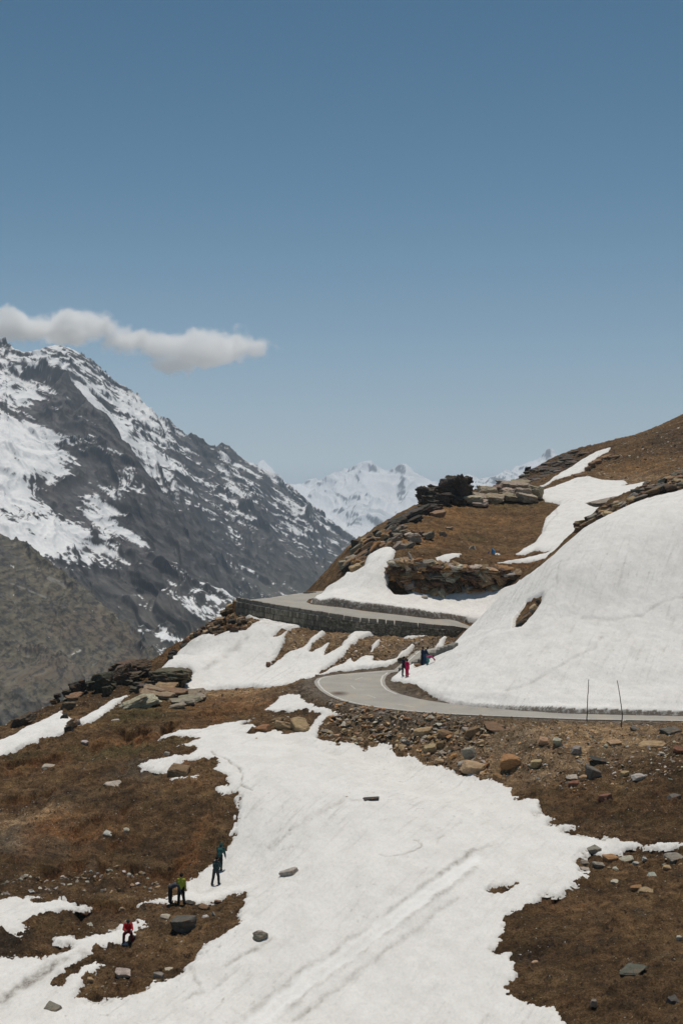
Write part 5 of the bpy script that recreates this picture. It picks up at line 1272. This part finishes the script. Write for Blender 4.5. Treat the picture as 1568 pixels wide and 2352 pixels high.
def stick(pix, label, lean):
    (u0, v0) = pix[-1]; x, y = hit(u0, v0); z = float(Zg(x, y)[0][0])
    pts = []
    for u, v in pix[::-1]:
        pts.append(((u - u0) / F * y, lean * (v0 - v) / F * y, (v0 - v) / F * y))
    P = []
    for i in range(24):
        t = i / 23 * (len(pts) - 1); k = min(int(t), len(pts) - 2); q = Vector(pts[k]).lerp(Vector(pts[k + 1]), t - k)
        P.append(tuple(q + Vector((.02 * gn(np.array(i * .4), np.array(u0), 3), .02 * gn(np.array(i * .4), np.array(u0 + 5.), 4), 0))))
    P[0] = (P[0][0], P[0][1], -.25)
    o = tube('marker_stick', P, [.042 - .018 * i / 23 for i in range(24)], M_WOOD); o.location = (x, y, z)
    tag(o, label, 'stick', 'thin snow marker sticks by the roadside'); return o
stick([(1351.5, 1565), (1350, 1590), (1348.5, 1615), (1348, 1640), (1347.5, 1661)], 'straight thin dark stick standing upright at the roadside, left of the two', .0)
stick([(1417, 1565), (1421, 1585), (1425, 1612), (1429, 1645), (1426, 1672)], 'crooked thin dark stick leaning left at the roadside, right of the two', .02)

def build_tarp():
    x, y = hit(*S(14, [(0, 0)])[0]) if False else hit(1133, 1275.5, 180)
    z = float(Zg(x, y)[0][0])
    root = bpy.data.objects.new('tarp_shelter', None); COL.objects.link(root); root.location = (x, y, z)
    tag(root, 'small bright blue tarp pitched as a pointed shelter on the brown knoll', 'tarp shelter')
    k = .0045 * y / F * F / 200 * 10 if False else .0045
    s_ = y / F * .0732                      # metres per sheet pixel of the enlarged view
    def q(u, v, dy): return ((u - 840) * s_, dy, (575 - v) * s_)
    pts = [q(793,375,0), q(770,555,.25), q(795,552,-.15), q(812,470,-.05), q(850,480,-.25), q(830,560,-.35), q(885,562,-.3), q(908,490,.0), q(865,430,-.1), q(800,440,.1), q(900,520,.7), q(780,540,.8)]
    bm = bmesh.new(); v = [bm.verts.new(p) for p in pts]
    for f in ((0,9,1),(9,2,1),(9,3,2),(0,3,9),(0,4,3),(3,5,2),(3,4,5),(4,6,5),(4,7,6),(0,8,4),(8,7,4),(0,10,8),(8,10,7),(0,11,10),(0,1,11)):
        bm.faces.new([v[i] for i in f])
    bmesh.ops.subdivide_edges(bm, edges=bm.edges[:], cuts=2, use_grid_fill=True)
    for w in bm.verts: w.co += Vector((0, .03 * float(gn(np.array(w.co.x * 9), np.array(w.co.z * 9), 5)), 0))
    r = bmesh.ops.solidify(bm, geom=bm.faces[:], thickness=.008)
    me = bpy.data.meshes.new('tarp'); bm.to_mesh(me); bm.free(); me.materials.append(cloth('blue_tarp', (.14, .42, .78), .6)); new_obj('tarp', me, root)
    tube('pole', [q(793, 590, .05), q(793, 372, .05)], [.02, .015], M_WOOD, root)
    o = tube('blue_bundle', [(0, 0, 0), (.12, .02, .12), (.2, .02, .3)], [.05, .09, .03], cloth('dark_blue', (.03, .05, .25)))
    x2, y2 = hit(1120, 1272, 180); o.location = (x2, y2, float(Zg(x2, y2)[0][0])); tag(o, 'tiny dark blue bundle lying left of the bright blue tarp', 'bundle')
build_tarp()

# ================================================================== PEOPLE
SKIN = (.30, .17, .11)
def body_parts(J):
    """J: joints -> list of (a, ra, b, rb, region)"""
    P = []
    add = lambda a, ra, b, rb, g: P.append((Vector(a), ra, Vector(b), rb, g))
    pel, che, nec = J['pelvis'], J['chest'], J['neck']
    side = J['side']
    add(pel + side * .075, .115, pel - side * .075, .115, 'legs')
    mid = pel.lerp(che, .5)
    add(pel + Vector((0, 0, .03)), .145, mid, .14, 'top'); add(mid + side * .05, .125, che + side * .08, .135, 'top'); add(mid - side * .05, .125, che - side * .08, .135, 'top')
    add(che, .12, nec, .075, 'top'); add(J['sh_l'], .075, J['sh_r'], .075, 'top')
    add(nec, .055, J['head'] - (J['head'] - nec) * .3, .052, 'skin')
    hd = J['head']; up = J['hup']; fw = J['hfw']
    add(hd - up * .05 + fw * .015, .078, hd + up * .04, .098, 'skin'); add(hd - up * .085 + fw * .045, .042, hd - up * .05 + fw * .03, .06, 'skin')
    add(hd + fw * .095 - up * .0, .010, hd + fw * .108 - up * .028, .015, 'skin')          # nose
    hs = fw.cross(up)
    for k in (-1, 1): add(hd + hs * k * .092 - up * .01, .02, hd + hs * k * .095 - up * .035, .014, 'skin')   # ears
    for k in ('l', 'r'):
        add(J['sh_' + k], .080, J['el_' + k], .064, 'top'); add(J['el_' + k], .064, J['wr_' + k], .048, 'top')
        w = J['wr_' + k]; d = (w - J['el_' + k]).normalized(); bend = J.get('hand_' + k, d)
        d = bend.normalized(); pv = w + d * .045
        o = d.cross(side if abs(d.dot(side)) < .8 else Vector((0, 1, 0))).normalized()       # across the knuckles
        n = d.cross(o).normalized()
        add(w, .028, pv + o * .018, .022, 'skin'); add(w, .028, pv - o * .018, .022, 'skin')
        for j, (f, ln) in enumerate(((-.030, .062), (-.010, .074), (.011, .068), (.031, .052))):
            b0 = w + d * .085 + o * f; m = b0 + d * ln * .55 + n * .006; e = m + d * ln * .4 + n * .022
            add(pv + o * f * .8, .013, b0, .0105, 'skin'); add(b0, .0105, m, .009, 'skin'); add(m, .009, e, .0075, 'skin')
        th = w + d * .03 - o * .03; add(th, .014, th + d * .03 - o * .028 + n * .01, .0115, 'skin'); add(th + d * .03 - o * .028 + n * .01, .0115, th + d * .06 - o * .033 + n * .022, .009, 'skin')
        hp, kn, an = J['hip_' + k], J['kn_' + k], J['an_' + k]
        add(hp, .112, kn, .088, 'legs'); add(kn, .088, an, .074, 'legs')
        tf = J['toe_' + k]
        add(an + Vector((0, 0, -.03)), .052, tf, .04, 'boots'); add(an, .055, an + Vector((0, 0, -.04)), .05, 'boots')
    return P
def capsule_mesh(bm, a, ra, b, rb, seg=10):
    d = b - a; L = d.length
    if L < 1e-5: d = Vector((0, 0, 1)); L = 1e-4
    q = d.normalized().to_track_quat('Z', 'Y'); rings = []
    prof = [(-ra, 0)] + [(-ra * math.cos(t), ra * math.sin(t)) for t in (.5, 1.05)] + [(0, ra), (L, rb)] + [(L + rb * math.sin(t), rb * math.cos(t)) for t in (.5, 1.05)] + [(L + rb, 0)]
    prev = None
    for z, r in prof:
        if r == 0: ring = [bm.verts.new(a + q @ Vector((0, 0, z)))]
        else: ring = [bm.verts.new(a + q @ Vector((r * math.cos(2 * math.pi * k / seg), r * math.sin(2 * math.pi * k / seg), z))) for k in range(seg)]
        if prev is not None:
            for k in range(seg):
                k2 = (k + 1) % seg
                if len(prev) == 1: bm.faces.new((prev[0], ring[k2], ring[k]))
                elif len(ring) == 1: bm.faces.new((prev[k], prev[k2], ring[0]))
                else: bm.faces.new((prev[k], prev[k2], ring[k2], ring[k]))
        prev = ring
def baked(name, fill, voxel, smooth_it=4):
    bm = bmesh.new(); fill(bm); bmesh.ops.recalc_face_normals(bm, faces=bm.faces[:])
    tmp = bpy.data.meshes.new(name); bm.to_mesh(tmp); bm.free()
    o = bpy.data.objects.new(name, tmp); COL.objects.link(o)
    m = o.modifiers.new('r', 'REMESH'); m.mode = 'VOXEL'; m.voxel_size = voxel; m.use_smooth_shade = True
    m = o.modifiers.new('s', 'SMOOTH'); m.iterations = smooth_it; m.factor = .4
    dg = bpy.context.evaluated_depsgraph_get(); me = bpy.data.meshes.new_from_object(o.evaluated_get(dg)); me.name = name
    bpy.data.objects.remove(o); bpy.data.meshes.remove(tmp); return me
def person(u, v, face, pose, cols, label, h=1.72, dmin=50, hat=None, extras=None, dx=0, dy=0):
    """stand a figure with its feet where bearing (u,v) meets the ground; face: heading in degrees (0 = away from us, 90 = to the right)"""
    x, y = hit(u, v, dmin); x += dx; y += dy
    z = float(Zg(x, y)[0][0])
    g = lambda k, d: pose.get(k, d)
    hip = g('hip', .93); lean = R_(g('lean', 4)); tw = g('twist', 0)
    pel = Vector((0, 0, hip)); side = Vector((1, 0, 0))
    sp = Vector((0, math.sin(lean), math.cos(lean))); lean2 = R_(g('lean2', g('lean', 4))); sp2 = Vector((0, math.sin(lean2), math.cos(lean2)))
    che = pel + sp * .30; nec = che + sp2 * .22; hl = R_(g('head', g('lean2', g('lean', 4)) * .6)); hup = Vector((0, math.sin(hl), math.cos(hl))); hfw = Vector((0, math.cos(hl), -math.sin(hl)))
    ht = R_(g('turn', 0)); rz = Matrix.Rotation(ht, 3, 'Z'); hup = rz @ hup; hfw = rz @ hfw
    J = dict(pelvis=pel, chest=che, neck=nec, side=side, head=nec + hup * .17, hup=hup, hfw=hfw)
    shp = che.lerp(nec, .72)
    def dirv(fwd, out, sgn):  # fwd: degrees forward from hanging, out: degrees outwards
        f = R_(fwd); o = R_(out); return Vector((sgn * math.sin(o), math.sin(f) * math.cos(o), -math.cos(f) * math.cos(o)))
    for k, sgn in (('l', -1), ('r', 1)):
        sh_ = shp + side * sgn * .175; J['sh_' + k] = sh_
        a = g('arm_' + k, (5, 10, 15, 5)); J['el_' + k] = sh_ + dirv(a[0], a[1], sgn) * .29; J['wr_' + k] = J['el_' + k] + dirv(a[2], a[3], sgn) * .25
        hp = pel + side * sgn * .09; J['hip_' + k] = hp; l = g('leg_' + k, (2, 3, 2, 3))
        J['kn_' + k] = hp + dirv(l[0], l[1], sgn) * .43; J['an_' + k] = J['kn_' + k] + dirv(l[2], l[3], sgn) * .42
        J['toe_' + k] = J['an_' + k] + Vector((sgn * .03, .17, -.045))
    low = min(J['an_l'].z, J['an_r'].z) - .085
    for k in list(J):
        if k not in ('side', 'hup', 'hfw'): J[k] = J[k] - Vector((0, 0, low))
    P = body_parts(J); sc = h / 1.75
    me = baked('person', lambda bm: [capsule_mesh(bm, *p[:4]) for p in P], .0085)
    reg = {'top': 0, 'legs': 1, 'skin': 2, 'boots': 3}
    n = len(me.polygons); c = np.empty(n * 3, dtype=np.float32); me.polygons.foreach_get('center', c); c = c.reshape(-1, 3)
    best = np.full(n, 9e9); lab = np.zeros(n, dtype=np.int32)
    for a, ra, b, rb, g_ in P:
        a_ = np.array(a); e = np.array(b - a); t = np.clip(((c - a_) @ e) / ((e @ e) + 1e-9), 0, 1)
        d = np.linalg.norm(c - a_ - t[:, None] * e, axis=1) - (ra + (rb - ra) * t)
        mm = d < best; best[mm] = d[mm]; lab[mm] = reg[g_]
    V = np.empty(len(me.vertices) * 3, dtype=np.float32); me.vertices.foreach_get('co', V); V = V.reshape(-1, 3)
    # loose clothing folds
    V += (fbm(V[:, 0] * 9 + V[:, 1] * 7, V[:, 2] * 7, 7, 3) * .007)[:, None] * np.sign(V * [1, 1, 0])
    V = V * sc
    me.vertices.foreach_set('co', V.astype(np.float32).ravel())
    for cc in (cols[0], cols[1], SKIN if len(cols) < 4 else cols[3], cols[2]): me.materials.append(cloth('cloth', cc) if cc != SKIN else mat('skin', SKIN, .6))
    me.polygons.foreach_set('material_index', lab); me.update()
    o = new_obj('person', me, loc=(x, y, z - .01)); o.rotation_euler = (0, 0, -R_(face)); tag(o, label, 'person')
    if hat:
        kind, hc = hat; hd = J['head']; up = J['hup']; fw = J['hfw']
        def fill(bm):
            if kind == 'hood':
                capsule_mesh(bm, hd + up * .035 - fw * .02, .116, hd - up * .10 - fw * .045, .098)
            else:
                capsule_mesh(bm, hd + up * .045 - fw * .012, .108, hd + up * .015 - fw * .035, .104)
                if kind == 'cap': capsule_mesh(bm, hd + up * .05 + fw * .07, .03, hd + up * .035 + fw * .13, .02)
        hm = baked('hair', fill, .012, 2); hm.materials.append(cloth('hair', hc, .9))
        ho = new_obj('hair' if kind == 'hair' else ('hood' if kind == 'hood' else 'cap'), hm, o); ho.scale = (sc,) * 3
    if extras: extras(o, J, sc)
    return o
BK = (.012, .012, .014); BLK2 = (.02, .02, .022); HAIR = (.01, .008, .007)
# walkers at the edge of the big snowfield
def pack(col, down=.0):
    def f(o, J, sc):
        c = J['chest'] - Vector((0, .17, -.02))
        hm = baked('backpack', lambda bm: [capsule_mesh(bm, c + Vector((-.06, 0, .14)), .10, c + Vector((-.06, -.02, -.18)), .12), capsule_mesh(bm, c + Vector((.06, 0, .14)), .10, c + Vector((.06, -.02, -.18)), .12)], .015, 3)
        hm.materials.append(cloth('pack', col)); b = new_obj('backpack', hm, o); b.scale = (sc,) * 3
    return f
def p12(u, v): return S(12, [(u, v)])[0]
u, v = p12(440, 1500)
person(u, v, 8, dict(lean=3, head=25, arm_l=(35, 12, 60, -20), arm_r=(0, 10, 8, 4), leg_l=(2, 5, 0, 4), leg_r=(3, 5, 0, 6)), ((.42, .46, .055), BK, BK),
       'person seen from behind in a yellow green jacket, black trousers and black cap', 1.74, hat=('hair', HAIR))
u, v = p12(215, 1510)
person(u, v, 78, dict(lean=62, lean2=95, head=110, hip=.93, arm_l=(20, 5, 10, 0), arm_r=(25, 8, 20, 0), leg_l=(-4, 2, 0, 2), leg_r=(3, 3, -2, 2)), ((.075, .085, .10), BLK2, BK),
       'person in a grey top bent double beside the yellow green jacket', 1.7, hat=('hair', HAIR))
u, v = p12(1165, 1105)
person(u, v, 22, dict(lean=12, head=30, arm_l=(10, 8, 25, 0), arm_r=(25, 6, 50, -10), leg_l=(-14, 3, -22, 2), leg_r=(18, 3, 2, 2)), ((.028, .055, .058), (.03, .033, .038), BK),
       'dark teal clad hiker, lower of two walking up the snow edge', 1.72, hat=('hair', HAIR))
u, v = p12(1245, 800)
person(u, v, 12, dict(lean=26, lean2=34, head=50, arm_l=(20, 8, 35, 0), arm_r=(6, 14, 2, 10), leg_l=(16, 3, 6, 2), leg_r=(-2, 3, -14, 2)), ((.022, .095, .085), (.014, .018, .022), BK),
       'hunched hiker in a dark green jacket, upper of two on the snow edge', 1.74, hat=('hood', (.018, .07, .062)))
u, v = S(13, [(560, 1060)])[0]
def mug(o, J, sc):
    w = J['wr_l'] + Vector((0, .09, .02)); c = tube('white_cup', [w - Vector((0, 0, .05)), w + Vector((0, 0, .05))], [.03, .04], cloth('cup', (.7, .7, .68)), o)
person(u, v, 176, dict(hip=.52, lean=14, lean2=24, head=48, arm_l=(35, 12, 85, -6), arm_r=(30, 14, 90, -30), leg_l=(88, 14, -4, 6), leg_r=(84, 16, -8, 4)), ((.50, .012, .018), (.11, .006, .010), BK),
       'lone person in red seated at the edge of the snow in the lower left', 1.66, hat=('cap', (.02, .035, .03)), extras=mug, dy=.2)
u, v = S(13, [(690, 960)])[0]
B(13, 690, 960, 220, 170, DRK, 'dark stone used as a seat by the person in red')
# road edge group
def p11(u, v): return S(11, [(u, v)])[0]
u, v = p11(440, 1055)
person(u, v, 40, dict(lean=2, head=10, arm_l=(10, 6, 25, 0), arm_r=(0, 8, 5, 4), leg_l=(3, 3, 0, 2), leg_r=(-3, 3, -4, 3)), ((.72, .012, .11), (.66, .012, .10), BK),
       'person in a bright pink red snow suit at the lower snow edge by the road', 1.66, dmin=110, hat=('hair', HAIR))
u, v = p11(400, 1035)
person(u, v, 62, dict(lean=3, head=12, arm_l=(5, 8, 12, 3), arm_r=(5, 6, 10, 0), leg_l=(0, 2, -2, 2), leg_r=(38, 4, 22, 2)), ((.018, .022, .035), (.012, .015, .022), BK),
       'tall dark clad person standing just behind the pink red snow suit', 1.84, dmin=110, hat=('hair', HAIR), dx=-.18, dy=.55)
u, v = p11(905, 700)
person(u, v, 80, dict(lean=6, lean2=30, head=48, arm_l=(15, 8, 40, 0), arm_r=(20, 6, 55, 0), leg_l=(-6, 3, -8, 2), leg_r=(8, 3, 2, 2)), ((.018, .035, .075), (.022, .065, .14), BK),
       'person in blue snow suit looking down at the stooping child', 1.82, dmin=115, hat=('hair', HAIR))
u, v = p11(885, 700)
person(u, v, 60, dict(lean=3, head=10, leg_l=(0, 3, 0, 2), leg_r=(0, 3, 0, 2)), ((.012, .03, .06), (.010, .016, .03), BK),
       'dark clad person almost hidden behind the blue snow suit', 1.84, dmin=115, hat=('hair', HAIR), dx=-.1, dy=.9)
u, v = p11(975, 745)
person(u, v, 84, dict(hip=.9, lean=72, lean2=92, head=84, arm_l=(62, 4, 42, 0), arm_r=(50, 6, 30, 0), leg_l=(8, 3, -18, 2), leg_r=(20, 3, -24, 2)), ((.52, .05, .20), (.06, .30, .26), BK),
       'stooping child in pink top and turquoise trousers with hands in the snow', 1.42, dmin=115, hat=('hair', HAIR))
# ================================================================== CLOUD
def cloud():
    """one bank of vapour: a box of air whose density follows a chain of soft lobes, frayed by turbulence"""
    D = 9000.0
    lobes = [(-90,752,110,34),(40,750,70,26),(165,742,80,34),(230,758,70,28),(315,782,85,24),(400,795,80,26),(455,788,60,28),(520,792,70,34),(575,800,55,32),(600,812,40,22),(395,838,60,22),(470,815,110,22),(120,765,130,20),(0,735,30,24)]
    c0 = np.array(pd(250, 785, D)); k = D / F
    me = bpy.data.meshes.new('cloud'); X0, X1, Yh, Z0, Z1 = (-560 - 0) * k, 430 * k, 420.0, -110 * k, 100 * k
    v = [(a, b, c) for c in (Z0, Z1) for b in (-Yh, Yh) for a in (X0, X1)]
    me.from_pydata(v, [], [(0, 2, 3, 1), (4, 5, 7, 6), (0, 1, 5, 4), (2, 6, 7, 3), (0, 4, 6, 2), (1, 3, 7, 5)]); me.update()
    mt = bpy.data.materials.new('cloud_vapour'); mt.use_nodes = True; nt = mt.node_tree
    for n in list(nt.nodes):
        if n.type == 'BSDF_PRINCIPLED': nt.nodes.remove(n)
    tc = nt.nodes.new('ShaderNodeTexCoord'); P = tc.outputs['Object']
    nz = nt.nodes.new('ShaderNodeTexNoise'); nz.inputs['Scale'].default_value = .0055; nz.inputs['Detail'].default_value = 6; nz.inputs['Roughness'].default_value = .6; nt.links.new(P, nz.inputs['Vector'])
    sb = nt.nodes.new('ShaderNodeVectorMath'); sb.operation = 'SUBTRACT'; nt.links.new(nz.outputs['Color'], sb.inputs[0]); sb.inputs[1].default_value = (.5, .5, .5)
    sc = nt.nodes.new('ShaderNodeVectorMath'); sc.operation = 'MULTIPLY'; nt.links.new(sb.outputs[0], sc.inputs[0]); sc.inputs[1].default_value = (430, 430, 270)
    ad = nt.nodes.new('ShaderNodeVectorMath'); ad.operation = 'ADD'; nt.links.new(P, ad.inputs[0]); nt.links.new(sc.outputs[0], ad.inputs[1])
    acc = None
    for u, v_, ru, rv in lobes:
        mp = nt.nodes.new('ShaderNodeMapping'); mp.vector_type = 'TEXTURE'; nt.links.new(ad.outputs[0], mp.inputs['Vector'])
        mp.inputs['Location'].default_value = ((u - 250) * k, 0, -(v_ - 785) * k); mp.inputs['Scale'].default_value = (ru * 1.5 * k, max(110, ru * 1.5 * k * .55), rv * 1.45 * k)
        g = nt.nodes.new('ShaderNodeTexGradient'); g.gradient_type = 'SPHERICAL'; nt.links.new(mp.outputs[0], g.inputs[0])
        acc = g.outputs['Fac'] if acc is None else mathn(nt, 'SMOOTH_MAX', acc, g.outputs['Fac'])
        if acc.node.type == 'MATH': acc.node.inputs[2].default_value = .12
    mr = nt.nodes.new('ShaderNodeMapRange'); mr.interpolation_type = 'SMOOTHSTEP'; nt.links.new(acc, mr.inputs['Value'])
    mr.inputs['From Min'].default_value = .20; mr.inputs['From Max'].default_value = .75; mr.inputs['To Max'].default_value = CLOUD_D
    pv = nt.nodes.new('ShaderNodeVolumePrincipled'); pv.inputs['Color'].default_value = (1, 1, 1, 1); pv.inputs['Anisotropy'].default_value = .3
    nt.links.new(mr.outputs[0], pv.inputs['Density']); nt.links.new(pv.outputs[0], nt.nodes['Material Output'].inputs['Volume'])
    me.materials.append(mt)
    return tag(new_obj('cloud', me, loc=tuple(c0)), 'single long soft white cloud drifting above the left mountain', 'cloud')
CLOUD_D = .034
SC.cycles.volume_step_rate = .35
cloud()

# ================================================================== AIR
HZ_TOP = 600.0
def haze():
    x, y0, y1, z0, z1 = 18000, -2500, 30500, -334, HZ_TOP
    v = [(a, b, c) for c in (z0, z1) for b in (y0, y1) for a in (-x, x)]
    me = bpy.data.meshes.new('haze'); me.from_pydata(v, [], [(0, 2, 3, 1), (4, 5, 7, 6), (0, 1, 5, 4), (2, 6, 7, 3), (0, 4, 6, 2), (1, 3, 7, 5)]); me.update()
    mt = bpy.data.materials.new('thin_air'); mt.use_nodes = True; nt = mt.node_tree
    for n in list(nt.nodes):
        if n.type == 'BSDF_PRINCIPLED': nt.nodes.remove(n)
    pv = nt.nodes.new('ShaderNodeVolumePrincipled'); pv.inputs['Color'].default_value = (.70, .84, 1.0, 1); pv.inputs['Density'].default_value = HAZE; pv.inputs['Anisotropy'].default_value = 0.0
    nt.links.new(pv.outputs[0], nt.nodes['Material Output'].inputs['Volume']); me.materials.append(mt)
    return tag(new_obj('haze', me), 'thin blue mountain air', 'haze', kind='stuff')
HAZE = 6.2e-5
haze()

# ================================================================== LIGHT, SKY, CAMERA
EL, AZ = 73.0, 8.0       # sun elevation; azimuth clockwise from straight ahead
sd = Vector((math.sin(R_(AZ)) * math.cos(R_(EL)), math.cos(R_(AZ)) * math.cos(R_(EL)), math.sin(R_(EL))))
L = bpy.data.lights.new('sun', 'SUN'); L.energy = 4.7; L.angle = R_(.5); L.color = (1, .94, .855)
so = bpy.data.objects.new('sun', L); COL.objects.link(so); so.rotation_euler = (-sd).to_track_quat('-Z', 'Y').to_euler()
w = bpy.data.worlds.new('World'); SC.world = w; w.use_nodes = True; nt = w.node_tree
sk = nt.nodes.new('ShaderNodeTexSky'); sk.sky_type = 'NISHITA'; sk.sun_disc = False; sk.sun_elevation = R_(EL); sk.sun_rotation = R_(AZ)
sk.altitude = 3900; sk.air_density = 1.0; sk.dust_density = .5; sk.ozone_density = 1.0
hs = nt.nodes.new('ShaderNodeHueSaturation'); hs.inputs['Saturation'].default_value = .92; hs.inputs['Hue'].default_value = .49
nt.links.new(sk.outputs[0], hs.inputs['Color']); sp = nt.nodes.new('ShaderNodeSeparateColor'); cb = nt.nodes.new('ShaderNodeCombineColor'); nt.links.new(hs.outputs[0], sp.inputs[0])
for i, (p, k, ia, s_) in enumerate(((2.36, .157, .53, 1.47), (1.77, .284, .635, .955), (1.68, .268, .675, .73))):
    v_ = mathn(nt, 'MULTIPLY', mathn(nt, 'POWER', sp.outputs[i], p), k)
    nt.links.new(mathn(nt, 'DIVIDE', v_, mathn(nt, 'ADD', mathn(nt, 'MULTIPLY', v_, s_ * .0742), ia)), cb.inputs[i])
nt.links.new(cb.outputs[0], nt.nodes['Background'].inputs[0]); nt.nodes['Background'].inputs[1].default_value = .105
cam = bpy.data.cameras.new('camera'); cam.sensor_fit = 'HORIZONTAL'; cam.sensor_width = 24.0; cam.lens = 24.0 * F / 1568.0
cam.clip_start = .5; cam.clip_end = 60000
co = bpy.data.objects.new('camera', cam); COL.objects.link(co); co.location = (0, 0, CZ); co.rotation_euler = (R_(90), 0, 0); SC.camera = co
SC.view_settings.view_transform = 'Standard'; SC.view_settings.look = 'None'; SC.view_settings.gamma = 1; SC.view_settings.exposure = -.5
SC.cycles.use_denoising = True; SC.cycles.max_bounces = 44; SC.cycles.volume_bounces = 40; SC.cycles.diffuse_bounces = 3
SC.cycles.use_adaptive_sampling = True; SC.cycles.adaptive_threshold = .015
